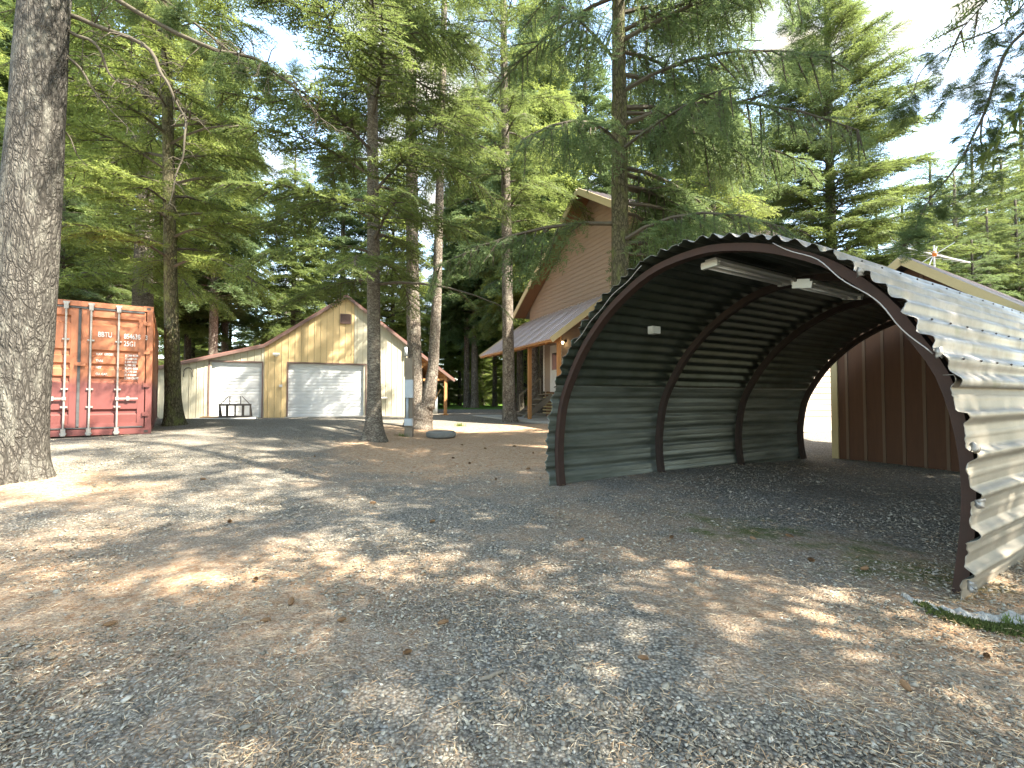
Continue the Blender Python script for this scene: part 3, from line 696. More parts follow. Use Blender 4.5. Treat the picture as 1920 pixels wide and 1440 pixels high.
H1 = (-3.43, -1.19, 0, 2.77); H2 = (0, 3.8, 0, 2.79)
m = MB(); wall_ribbed(m, -8.0, -1.09, ztop, holes=(H1,)); wall_ribbed(m, 3.2, 6.09, ztop, holes=(H2,))
m.box((6.09 - .03, 6, 2), (.06, 12, 4.0)); m.box((-8.0 + .03, 6, .85), (.06, 12, 1.7)); m.box((-1, 12, 1.8), (14, .06, 3.4)); m.build('wall', [CREAM, GROOVE], barn)
m = MB(); wall_ribbed(m, -1.09, 3.2, ztop, holes=(H2,)); w_ = m.build('wall', [TANP, GROOVE], barn); w_['label'] = 'yellow-tan gable siding panels'
# roofs with thickness and rake trim
def roof_slab(mb, s0, z0_, s1, z1_, y0, y1, th=.06, mi=0):
    d = Vector((s1 - s0, 0, z1_ - z0_)).normalized(); nrm = Vector((-d.z, 0, d.x)) * th
    a, b = Vector((s0, 0, z0_)), Vector((s1, 0, z1_))
    V_ = [a + Vector((0, y0, 0)), b + Vector((0, y0, 0)), b + Vector((0, y1, 0)), a + Vector((0, y1, 0))]
    V_ += [p + nrm for p in V_]
    mb.add(V_, [(3, 2, 1, 0), (4, 5, 6, 7), (0, 1, 5, 4), (1, 2, 6, 5), (2, 3, 7, 6), (3, 0, 4, 7)], mi)
m = MB(); roof_slab(m, -8.2, ztop(-8.2) + .01, -1.09, 3.66, -.2, 12.2); roof_slab(m, -1.09, 3.66, 2.78, 6.48, -.2, 12.2); roof_slab(m, 2.78, 6.48, 8.75, 6.48 - 5.97 * .745, -.2, 12.2)
m.build('roof', REDROOF, barn)
m = MB()
for a_, b_ in (((-8.2, ztop(-8.2) - .04), (-1.09, 3.61)), ((-1.09, 3.61), (2.78, 6.43)), ((2.78, 6.43), (8.75, 6.43 - 5.97 * .745))):
    m.bar((a_[0], -.215, a_[1]), (b_[0], -.215, b_[1]), .03, .13)
m.build('rake_trim', BROWNTRIM, barn)
def rollup(s0, s1, z0_, z1_, y, nrib, parent):
    m = MB(); V_ = []; n_ = nrib
    for k in range(n_):
        z = z0_ + (z1_ - z0_) * k / n_; dz = (z1_ - z0_) / n_
        for f_, yy in ((0, y + .018), (.12, y), (.80, y), (.92, y + .018)): V_ += [(s0, yy, z + f_ * dz), (s1, yy, z + f_ * dz)]
    V_ += [(s0, y + .018, z1_), (s1, y + .018, z1_)]
    m.add(V_, [(2 * k, 2 * k + 1, 2 * k + 3, 2 * k + 2) for k in range(len(V_) // 2 - 1)])
    return m.build('roll_up_door', WHITEDOOR, parent)
d1 = rollup(-3.43, -1.19, .0, 2.77, .10, 17, barn); d2 = rollup(.0, 3.8, .0, 2.79, .14, 17, barn)
m = MB()
for (a_, b_, t_) in ((-3.43, -1.19, 2.77), (0, 3.8, 2.79)):
    m.box((a_ - .03, -.0, t_ / 2), (.06, .08, t_)); m.box((b_ + .03, -.0, t_ / 2), (.06, .08, t_)); m.box(((a_ + b_) / 2, -.0, t_ + .035), (b_ - a_ + .12, .085, .07))
m.build('door_frame', BROWNTRIM, barn)
m = MB(); m.box((2.75, -.03, 5.25), (.46, .04, .46), mi=1)  # black backing colours in the shade of the recess between the slats
for k in range(7): m.box((2.75, -.065, 5.06 + k * .063), (.42, .02, .034), mi=0)
for x_, z_, a_, b_ in ((0, .24, .54, .05), (0, -.24, .54, .05), (.25, 0, .05, .44), (-.25, 0, .05, .44)): m.box((2.75 + x_, -.06, 5.25 + z_), (a_, .06, b_), mi=0)
m.build('louvre_vent', [BROWNTRIM, BLACKM], barn)
m = MB(); m.box((-.55, -.08, 3.17), (.10, .10, .12)); m.tube([(-.70, -.14, 3.22), (-.40, -.14, 3.22)], .075, 10); m.build('wall_lamp', WHITEP, barn)
MB().box((-.33, -.06, 1.62), (.14, .10, .12)).build('outlet_box', WHITEP, barn)
m = MB(); m.tube([(5.95, -.05, 2.3), (5.95, -.05, 3.5)], .03, 8); m.tube([(5.95, -.10, 3.35), (5.95, -.10, 3.85)], .10, 10); m.build('power_mast', GREYPAINT, barn, True)
m = MB(); m.tube([(4.35, -.1, .45), (4.35, -.1, .95), (4.42, -.1, 1.0), (4.95, -.1, 1.0)], .05, 10); m.tube([(4.35, -.1, .45), (4.35, 0, .45)], .05, 8); m.tube([(4.5, -.1, 1.0), (4.5, 0, 1.0)], .04, 8); m.build('vent_pipe', WHITEP, barn, True)
m = MB(); pts = [(-4.3 + .17 * math.cos(a_), -.06, 2.25 + .2 * math.sin(a_)) for a_ in np.linspace(-.3, math.pi + .3, 14)]; pts = [(-4.3 + .19, -.06, 2.0)] + pts + [(-4.3 - .19, -.06, 2.0)]
m.tube(pts, .018, 6); m.build('hanging_hook', BLACKM, barn, True)
m = MB(); m.box((1.9, -.25, .0), (4.0, .5, .06)); m.build('apron', CONC, barn)
# lean-to
for y_ in (.0, 3.0, 6, 9): MB().bar((8.25, y_, -.1), (8.25, y_, 2.32), .16, .16).box((8.25, y_, .0), (.3, .3, .12)).build('post', ORANGEWOOD, barn)
MB().bar((8.25, -.15, 2.30), (8.25, 12, 2.30), .08, .18).build('beam', ORANGEWOOD, barn)
for y_ in np.arange(0, 12, .8): MB().bar((6.15, y_, 3.92), (8.6, y_, 2.10), .05, .14).build('rafter', ORANGEWOOD, barn)
for a_, b_ in (((6.15, .0, 2.0), (8.25, .0, 2.1)), ((6.15, .0, 2.25), (7.2, .0, 3.05))): MB().bar(a_, b_, .05, .13).build('brace', ORANGEWOOD, barn)
B2W = lambda s, y, z=0: BA + BD * s + Vector((-BD.y, BD.x, 0)) * y + UP * z
brz = math.atan2(BD.y, BD.x)
# stuff stored in lean-to
t = thing('pallet', B2W(7.25, .9), 'wooden pallet standing on edge under the barn lean-to', 'pallet', brz)
m = MB()
for k in range(7): m.box((0, 0, .12 + k * .2), (1.1, .025, .12))
for x_ in (-.5, 0, .5): m.box((x_, .06, .7), (.05, .09, 1.4))
m.build('slats', PALLET, t); t.rotation_euler = (R(-8), 0, brz + .5)
t = thing('plywood_sheet', B2W(6.6, 1.4), 'brown plywood sheets leaning inside the barn lean-to', 'plywood', brz); MB().box((0, 0, .95), (1.0, .05, 1.9)).box((.1, -.06, .8), (.9, .03, 1.6)).build('sheet', PALLET, t); t.rotation_euler = (R(-10), 0, brz)
t = thing('storage_tank', B2W(7.85, 1.9), 'grey upright tank standing behind the lean-to post', 'tank', brz); MB().tube([(0, 0, 0), (0, 0, 1.5), (0, 0, 1.65)], [.36, .36, .2], 20).build('shell', GREYPAINT, t, True)
t = thing('leaning_board', B2W(7.6, .3), 'long pale board leaning against the lean-to post', 'board', brz); MB().bar((-.4, 0, 0), (.45, .1, 1.5), .12, .03).build('plank', PALLET, t)
# rack on pallet slab before the small door
sb = thing('timber_pad', B2W(-2.4, -1.0), 'pad of orange boards and white planks before the small roll-up door', 'boards', brz)
m = MB(); m.box((-.1, -.2, .04), (2.5, .9, .08), mi=1)
for k in range(4): m.box((-.1, -.35 + k * .2, .11), (2.0, .17, .05), rz=.02 * k - .03)
m.build('boards', [PALLET, WHITEP], sb)
rk = thing('steel_rack', B2W(-2.1, -1.45), 'black steel carrier frame standing on the timber pad', 'rack', brz)
m = MB(); 
m.bar((-.66, 0, .12), (.66, 0, .12), .07, .07); m.bar((-.66, 0, .68), (.66, 0, .68), .09, .09); m.bar((-.66, .4, .14), (.66, .4, .14), .06, .06)
for x_ in (-.62, -.32, 0, .32, .62): m.bar((x_, 0, .12), (x_, 0, .68), .10 if abs(x_) in (.32,) else .06, .06)
for x_ in (-.62, .62): m.bar((x_, 0, .68), (x_, .42, .14), .06, .06); m.bar((x_, 0, .12), (x_, .42, .12), .06, .06)
m.build('frame', BLACKM, rk)
m = MB()
for s_ in (-1, 1): m.bar((s_ * .60, 0, .7), (s_ * .27, .0, 1.08), .03, .03); m.bar((s_ * .22, 0, .7), (s_ * .22, 0, 1.08), .035, .035)
m.build('uprights', BLACKM, rk); MB().tube([(-.24, 0, 1.08), (0, 0, 1.05), (.24, 0, 1.08)], .008, 5).build('wire', BLACKM, rk)

# ------------------------------------------------------------------ house
P0 = G(993, 788); P0.z = .27; HD = Vector((.3975, -.9176, 0)).normalized(); HI = Vector((.9176, .3975, 0)).normalized()
house = thing('house', P0, 'brown lap-sided house with metal porch roof on orange posts', 'house', math.atan2(HI.y, HI.x))
# local: x = inward (HI), y = -HD?  rotate: local x->HI, local y->(-HI.y,HI.x)= -HD
def hs(s, i_, z): return (i_, -s, z - .27)
WI = 2.25; AP = (1.72, 10.17); SLP = .625
def gz_top(s): return AP[1] - abs(s - AP[0]) * SLP
def lap(mb, sA, sB, z0_, z1_, i0, topf=None, step=.19, mi=0, along='s'):
    z = z0_
    while z < z1_ - .01:
        ze = min(z + step, z1_); a, b = sA, sB
        if topf:
            half0 = (AP[1] - z) / SLP; half1 = (AP[1] - ze) / SLP
            a0, b0_, a1, b1_ = max(sA, AP[0] - half0), min(sB, AP[0] + half0), max(sA, AP[0] - half1), min(sB, AP[0] + half1)
        else: a0 = a1 = a; b0_ = b1_ = b
        if b0_ - a0 > .02:
            if along == 's': mb.add([hs(a0, i0 - .022, z), hs(b0_, i0 - .022, z), hs(b1_, i0, ze), hs(a1, i0, ze), hs(a0, i0, z), hs(b0_, i0, z)], [(0, 1, 2, 3), (0, 4, 5, 1)], mi)
            else: mb.add([hs(i0 + .022, a0, z), hs(i0 + .022, b0_, z), hs(i0, b1_, ze), hs(i0, a1, ze), hs(i0, a0, z), hs(i0, b0_, z)], [(0, 1, 2, 3), (0, 4, 5, 1)], mi)
        z = ze
S0, S1 = -4.6, 8.1; DEP = 9
m = MB(); lap(m, S0, S1, 4.9, AP[1] - .05, WI, True, .2); m.build('gable_wall', HOUSESIDE, house)
m = MB(); lap(m, -2.9, S1, 1.6, 4.9, WI); m.box(hs(-2.9, WI + .02, 3.3)[:2] + (3.0,), (.1, .12, 3.3), mi=1); w_ = m.build('porch_wall', [HOUSELOW, WHITEP], house)
m = MB(); lap(m, WI, WI + DEP, .45, 5.6, S1, None, .2, 0, 'i'); m.box(hs(S1, WI + DEP / 2, .3), (DEP, .08, .35), mi=1); m.build('side_wall', [HOUSELOW, CONC], house)
m = MB(); m.box(hs((S0 + S1) / 2, WI + DEP, 3.0), (.1, S1 - S0, 5.6)); m.box(hs(S0, WI + DEP / 2, 5.2), (DEP, .1, .8)); m.box(hs(-2.8, WI + DEP / 2, 3.0), (DEP, .1, 4.4)); m.build('rear_wall', HOUSESIDE, house)
m = MB(); m.box(hs(2.6, WI + .1, .95), (.08, S1 + 2.7, 1.3)); 
for k in range(7): m.box(hs(-2.3, WI - .12, .50 + k * .16), (.05, 1.0, .07), mi=1)
m.build('skirting', [SOFFIT, YTRIM], house)
# main roof, two slopes with overhang to the front
def slopeslab(mb, sA, sB, i0, i1, zf, th, mi=0):
    V_ = [hs(sA, i0, zf(sA)), hs(sB, i0, zf(sB)), hs(sB, i1, zf(sB)), hs(sA, i1, zf(sA))]; V_ += [(a, b, c + th) for a, b, c in V_]
    mb.add(V_, [(3, 2, 1, 0), (4, 5, 6, 7), (0, 1, 5, 4), (1, 2, 6, 5), (2, 3, 7, 6), (3, 0, 4, 7)], mi)
zr = lambda s: gz_top(s) + .10
m = MB(); slopeslab(m, -5.35, AP[0], WI - .75, WI + DEP + .5, zr, .07); slopeslab(m, AP[0], 8.9, WI - .75, WI + DEP + .5, zr, .07)
s_ = AP[0] + .3
while s_ < 8.8: s_ += 1
i_ = WI - .7
while i_ < WI + DEP + .4:
    for a_, b_ in ((-5.35, AP[0]), (AP[0], 8.9)): m.bar(hs(a_, i_, zr(a_) + .08), hs(b_, i_, zr(b_) + .08), .04, .03)
    i_ += .3
m.build('roof', GREYROOF, house)
m = MB(); slopeslab(m, -5.3, AP[0], WI - .70, WI, lambda s: zr(s) - .05, .04); slopeslab(m, AP[0], 8.85, WI - .70, WI, lambda s: zr(s) - .05, .04); m.build('soffit', SOFFIT, house)
m = MB()
for a_, b_ in ((-5.4, AP[0]), (AP[0], 8.95)): m.bar(hs(a_, WI - .78, zr(a_) - .06), hs(b_, WI - .78, zr(b_) - .06), .05, .26)
m.build('barge_board', YTRIM, house)
# porch roof
PE, PT = 3.52, 5.50; i_e, i_t = -.45, WI - .02; PS0, PS1 = -5.25, 2.95
def zp(i_): return PE + (PT - PE) * (i_ - i_e) / (i_t - i_e)
V_ = []; m = MB(); n_ = int((PS1 - PS0) / .06)
for k in range(n_ + 1):
    s_ = PS0 + (PS1 - PS0) * k / n_; h_ = .028 if k % 4 == 0 else (.0 if k % 4 != 2 else .008)
    V_ += [hs(s_, i_e - .05, zp(i_e - .05) + h_ + .06), hs(s_, i_t, zp(i_t) + h_ + .06)]
m.add(V_, [(2 * k, 2 * k + 1, 2 * k + 3, 2 * k + 2) for k in range(n_)])
for s_ in np.arange(PS0 + .12, PS1, .3): m.bar(hs(s_, i_e - .05, zp(i_e - .05) + .085), hs(s_, i_t, zp(i_t) + .085), .045, .045)
o = m.build('porch_roof', PORCHROOF, house); o.modifiers.new('thickness', 'SOLIDIFY').thickness = .004
m = MB(); V_ = [hs(s_, i_, zp(i_) + .03) for s_ in (PS0 + .05, PS1 - .05) for i_ in (i_e, i_t)]; m.add(V_, [(0, 1, 3, 2)])
m.build('porch_ceiling', ORANGEWOOD, house)
for s_ in np.arange(PS0 + .3, PS1, .61): MB().bar(hs(s_, i_e, zp(i_e) - .05), hs(s_, i_t, zp(i_t) - .05), .045, .13).build('rafter', ORANGEWOOD, house)
MB().bar(hs(PS0 + .1, 0, 3.62), hs(PS1 - .1, 0, 3.62), .10, .22).build('beam', ORANGEWOOD, house)
MB().bar(hs(PS0, i_e - .02, PE + .0), hs(PS1, i_e - .02, PE + .0), .03, .12).build('fascia', ORANGEWOOD, house)
for s_ in (PS0 - .02, PS1 + .02): MB().bar(hs(s_, i_e - .05, zp(i_e) + .0), hs(s_, i_t, zp(i_t) + .0), .04, .22).build('rake_board', YTRIM, house)
for s_ in (-2.8, 0, 2.68):
    MB().box(hs(s_, 0, 1.90), (.14, .14, 3.3)).build('post', ORANGEWOOD, house)
m = MB()
m.box(hs(-1.6, WI - .03, 2.75), (.05, 1.1, 2.35)); m.box(hs(-1.6, WI - .065, 2.68), (.03, .88, 2.1), mi=1); m.box(hs(-1.6, WI - .085, 3.1), (.02, .55, .85), mi=2)
for s_ in (-1.87, -1.33): m.box(hs(s_, WI - .09, 2.2), (.02, .06, .7), mi=0)
dr = m.build('door', [WHITEP, WHITEP, GLASSM], house); MB().tube([hs(-1.25, WI - .10, 2.6), hs(-1.25, WI - .17, 2.6), hs(-1.33, WI - .17, 2.6)], .02, 6).build('handle', STEELBAR, dr)
m = MB(); m.box(hs(-.6, WI - .06, 4.0), (.08, .1, .14)); m.tube([hs(-.6, WI - .1, 4.0), hs(-.6, WI - .2, 3.95)], .03, 6); ln = m.build('porch_lamp', BLACKM, house)
m = MB(); m.tube([hs(-.6, WI - .2, 3.98), hs(-.6, WI - .2, 3.93), hs(-.6, WI - .2, 3.86)], [.04, .06, .03], 10); m.build('bulb', LAMPG, ln)
m = MB()
for k in range(5): m.box(hs(-2.2, WI - .35 - .28 * k, 1.45 - .25 * k), (.30, 1.0, .05))
m.bar(hs(-2.75, WI - .2, 1.4), hs(-2.75, WI - 1.7, .25), .05, .25); m.bar(hs(-1.65, WI - .2, 1.4), hs(-1.65, WI - 1.7, .25), .05, .25)
for k in range(3): m.bar(hs(-2.75, WI - .3 - .6 * k, 1.3 - .45 * k), hs(-2.75, WI - .3 - .6 * k, 2.3 - .45 * k), .05, .05)
m.bar(hs(-2.75, WI - .3, 2.3), hs(-2.75, WI - 1.5, 1.4), .05, .08); m.build('stairs', GREYWOOD, house)
t = MB(); cp = [P0 + HD * s_ + HI * i_ for s_, i_ in ((-5.6, -.8), (3.5, -.8), (3.5, 2.2), (-5.6, 2.2))]
t.add([Vector((p.x, p.y, gzf(p.x, p.y) + dz)) for dz in (-.1, .035) for p in cp], [(0, 1, 2, 3), (4, 5, 6, 7), (0, 1, 5, 4), (1, 2, 6, 5), (2, 3, 7, 6), (3, 0, 4, 7)])
o = t.build('porch_slab', CONC); tag(o, 'pale concrete slab under the house porch posts', 'slab', kind='structure')

# ------------------------------------------------------------------ board and batten shed behind the arch
SD = Vector((.51, -.86, 0)).normalized(); SI = Vector((.86, .51, 0)).normalized(); S00 = Vector((7.22, 10.27, -.15))
shed = thing('shed', S00, 'dark brown board and batten shed with yellow corner trim behind the arch', 'shed', math.atan2(SI.y, SI.x))
sh = lambda k, i_, z: (i_, -k, z + .15)
KA, ZA, SS_ = 1.42, 4.10, .80; KW = 2.9
zsf = lambda k: ZA - .22 - abs(k - KA) * SS_
m = MB(); m.add([sh(0, 0, -.2), sh(KW, 0, -.2), sh(KW, 0, zsf(KW)), sh(KA, 0, zsf(KA)), sh(0, 0, zsf(0)), sh(0, 4, -.2), sh(KW, 4, -.2), sh(KW, 4, zsf(KW)), sh(KA, 4, zsf(KA)), sh(0, 4, zsf(0))],
          [(0, 1, 2, 3, 4), (5, 6, 7, 8, 9), (0, 4, 9, 5), (1, 2, 7, 6)]); m.build('wall', BROWNBOARD, shed)
for k in np.arange(.30, KW, .33): MB().box((-.014, -k, (zsf(k) - .2) / 2 + .15), (.028, .05, zsf(k) + .2 - .02)).build('batten', BATTEN, shed)
MB().box((-.02, -.06, zsf(0) / 2 + .05), (.05, .13, zsf(0) + .15)).build('corner_board', YTRIM, shed)
def ssl(mb, kA, kB, i0, i1, dz, th):
    V_ = [sh(kA, i0, zsf(kA) + dz), sh(kB, i0, zsf(kB) + dz), sh(kB, i1, zsf(kB) + dz), sh(kA, i1, zsf(kA) + dz)]; V_ += [(a, b, c_ + th) for a, b, c_ in V_]
    mb.add(V_, [(3, 2, 1, 0), (4, 5, 6, 7), (0, 1, 5, 4), (1, 2, 6, 5), (2, 3, 7, 6), (3, 0, 4, 7)])
m = MB(); ssl(m, -.4, KA, -.32, 4.3, .16, .05); ssl(m, KA, 3.6, -.32, 4.3, .16, .05)
for i_ in np.arange(-.3, 4.3, .25):
    for a_, b_ in ((-.4, KA), (KA, 3.6)): m.bar(sh(a_, i_, zsf(a_) + .225), sh(b_, i_, zsf(b_) + .225), .03, .025)
m.build('roof', GREYROOF, shed)
m = MB()
for a_, b_ in ((-.42, KA), (KA, 3.62)): m.bar(sh(a_, -.35, zsf(a_) + .11), sh(b_, -.35, zsf(b_) + .11), .03, .15)
m.build('barge_board', YTRIM, shed)
# antenna lying on the shed roof
an = thing('tv_antenna', S00 + SD * 1.55 + SI * .9 + UP * 4.35, 'thin aluminium television antenna with orange hub on the shed roof', 'antenna')
m = MB(); bx_a, bx_b = Vector((-.75, 0, .25)), Vector((1.0, .25, -.02)); m.bar(bx_a, bx_b, .022, .022)
for k in range(11):
    q = k / 10; p = bx_a.lerp(bx_b, q); Lk = .75 - .42 * q
    for s_ in (-1, 1): m.tube([p, p + Vector((-.30 + s_ * .35, s_ * Lk * .8, .10 * s_ * Lk + .05))], .0045, 4)
m.build('elements', ALU, an)
m = MB(); m.tube([(.1, .1, -.25), (.1, .1, .3)], .018, 6); m.bar((-.1, 0, -.15), (.4, .35, .35), .014, .014); m.bar((.35, -.1, .3), (-.05, .3, -.05), .014, .014); m.build('mast', ALU, an)
MB().tube([(.0, -.02, .03), (.0, -.02, .13)], [.035, .035], 10).build('hub', ORANGEP, an, True)

# ------------------------------------------------------------------ utility post, tyre
pb = G(767, 818)
up_ = thing('utility_post', pb, 'short weathered wooden post carrying grey meter boxes and conduit', 'post')
sc = pb.y / F
m = MB(); m.box((0, 0, 70 * sc), (14 * sc, 14 * sc, 152 * sc)); m.build('post', GREYWOOD, up_)
m = MB(); m.box((2 * sc, -.16, 88 * sc), (15 * sc, .13, 32 * sc)); m.box((2 * sc, -.16, 104.6 * sc), (16 * sc, .16, 1.2 * sc)); m.box((2 * sc, -.23, 90 * sc), (11 * sc, .012, 22 * sc)); m.build('meter_box', GREYPAINT, up_)
MB().tube([(-.02, -.16, 33 * sc), (-.02, -.16, 72 * sc)], .038, 10).build('conduit', GREYPAINT, up_, True)
m = MB(); m.box((1.5 * sc, -.17, 27 * sc), (15 * sc, .13, 13 * sc)); m.box((1.5 * sc, -.24, 27 * sc), (12 * sc, .012, 10 * sc)); m.build('lower_box', GREYPAINT, up_)
ty = G(827, 820); tyre = thing('tyre', ty, 'weathered grey tyre lying flat on needle litter', 'tyre'); ring = []
m = MB(); N_ = 48; pf = [(.19, .03), (.22, .0), (.34, .0), (.385, .03), (.395, .09), (.385, .15), (.34, .18), (.22, .18), (.19, .15), (.26, .09)]
V_ = [(r_ * math.cos(6.2832 * k / N_) * (1 + (.012 if (k % 2 and .02 < z_ < .16 and r_ > .38) else 0)), r_ * math.sin(6.2832 * k / N_), z_) for k in range(N_) for r_, z_ in pf]; q = len(pf)
m.add(V_, [(k * q + j_, ((k + 1) % N_) * q + j_, ((k + 1) % N_) * q + (j_ + 1) % q, k * q + (j_ + 1) % q) for k in range(N_) for j_ in range(q)]); m.build('casing', TYREM, tyre)
tyre.scale = (1.08, 1.08, 1)

GRASSM = foliage_mat('grass_blades', (.07, .13, .02), (.11, .18, .03), (.16, .2, .05))
def tuft(px, py, n_, h_, sp, label):
    p = G(px, py); t = thing('grass_tuft', p, label, 'grass'); T_ = np.zeros((n_, 3, 3))
    for k in range(n_):
        b_ = np.array([rng.normal(0, sp), rng.normal(0, sp * .6), -.01]); a_ = rng.uniform(0, 6.28); w_ = .004 + h_ * .02; l_ = h_ * rng.uniform(.4, 1.1)
        T_[k] = [b_ + [math.cos(a_) * w_, math.sin(a_) * w_, 0], b_ - [math.cos(a_) * w_, math.sin(a_) * w_, 0], b_ + [rng.normal(0, .35) * l_, rng.normal(0, .35) * l_, l_]]
    trimesh('blades', T_, GRASSM, t)
tuft(757, 818, 90, .14, .09, 'small bright grass tuft at the foot of the utility post'); tuft(862, 799, 120, .16, .09, 'small bright grass tuft right of the twin-stemmed tree')
tuft(1895, 1168, 70, .06, .03, 'tiny grass tuft at the right end of the concrete edge')
# sticks and cones
def stick(a, b, r_, label, grp=None):
    a = G(*a); b = G(*b); t = thing('stick', (a + b) / 2, label, 'stick'); d = (b - a) / 2; z = Vector((0, 0, r_))
    k = d.cross(UP).normalized() * d.length * .08
    MB().tube([-d + z, -d * .3 + z + k, d * .4 + z - k * .5, d + z], [r_ * .6, r_, r_ * .9, r_ * .8], 7).build('wood', GREYWOOD, t, True)
stick((898, 1279), (944, 1262), .011, 'short thick pale broken stick lying on the gravel'); stick((856, 1319), (935, 1314), .005, 'thin pale straight twig nearest the camera below the thick stick')
stick((395, 1178), (470, 1160), .004, 'thin dry twig lying in a sun patch'); stick((1395, 1172), (1480, 1176), .004, 'thin reddish twig on litter left of the mossy concrete')
cone_m = MB(); Nk = 7
for k in range(Nk):
    z_ = (k / (Nk - 1) - .5) * .075; r_ = .017 * math.sin(math.pi * (k + .9) / (Nk + .8)) + .003
    for q in range(9):
        a_ = 6.283 * (q + .5 * (k % 2)) / 9; c_ = Vector((z_, r_ * math.cos(a_), r_ * math.sin(a_)))
        e1 = Vector((0, -math.sin(a_), math.cos(a_))) * .0075; e2 = Vector((.013, .006 * math.cos(a_), .006 * math.sin(a_)))
        cone_m.add([c_ - e1 - e2 * .5, c_ + e1 - e2 * .5, c_ + e1 * .5 + e2, c_ - e1 * .5 + e2], [(0, 1, 2, 3)])
cone_m.tube([(-.036, 0, 0), (-.01, 0, 0), (.03, 0, 0)], [.006, .014, .004], 7)
CONE = worn('cone_scales', (.22, .125, .06), (.13, .075, .035), .8, scale=30); proto = cone_m.build('fir_cone', CONE)
cps = [(765, 1228), (830, 1172), (640, 1167), (497, 1168), (811, 980), (480, 1090), (545, 1134), (1260, 1010), (1090, 1015), (1413, 1013), (1520, 1053), (700, 945), (1205, 1240), (206, 1175), (930, 900), (850, 860), (880, 870), (990, 880),
       (590, 857), (380, 900), (1028, 885), (910, 842), (965, 838), (1000, 850), (866, 835), (1700, 1295), (1620, 1070), (430, 980), (1850, 1235), (1480, 1008)]
CN_ = []
for k, (a_, b_) in enumerate(cps):
    o = proto if k == 0 else proto.copy()
    if k: COL.objects.link(o)
    p = G(a_, b_); o.location = p + Vector((0, 0, .018)); o.rotation_euler = (random.uniform(0, 6), random.uniform(-.2, .2), random.uniform(0, 6)); s_ = random.uniform(.5, .8) * (1 + .05 * max(0, p.y - 5)); o.scale = (s_, s_, s_)
    tag(o, 'small brown fir cone', 'cone', 'fir cones scattered over the yard'); CN_.append((a_, b_, o))
ORDN = ['leftmost', 'second from left', 'third from left', 'fourth from left', 'fifth from left', 'sixth from left', 'seventh from left', 'eighth from left', 'ninth from left', 'tenth from left', 'eleventh from left', 'twelfth from left', 'thirteenth from left']
for lo, hi_, ph_ in ((0, 895, 'on the far orange needle litter'), (895, 1100, 'in the middle of the yard'), (1100, 9999, 'on the gravel nearest the camera')):
    for k, (a_, b_, o) in enumerate(sorted([c_ for c_ in CN_ if lo <= c_[1] < hi_], key=lambda c_: c_[0])): o['label'] = 'small brown fir cone ' + ph_ + ', ' + ORDN[k]

# ------------------------------------------------------------------ fence far behind
fn = thing('wire_fence', (0, 48, .3), 'low dark wire fence with thin posts at the far wood edge', 'fence')
for x_ in np.arange(-14, 5, 2.4): MB().bar((x_, 0, -.2), (x_, 0, 1.5), .06, .06).build('post', BLACKM, fn)
for z_ in (.3, .6, .9, 1.2, 1.45): MB().bar((-14, 0, z_), (5, 0, z_), .012, .012).build('wire', BLACKM, fn)

# ------------------------------------------------------------------ named trees
def lean_to(base, px, py):      # lean so that the stem passes pixel px,py at the base's depth
    q = P(px, py, base.y); return ((q.x - base.x) / max(.1, q.z - base.z), 0)
b = G(16, 896)
T1 = conifer('pine_tree', b, 24, .34, 9.5, 4.2, 60, 2, .9, 6, 'huge rough-barked leaning trunk at the left edge before the container', LEAF_FIR, BARK_BIG, lean=(lean_to(b, 72, 90)[0], .0), seed=3, flare=.35, nseg=28, step=.25, bow=(.03, .02))
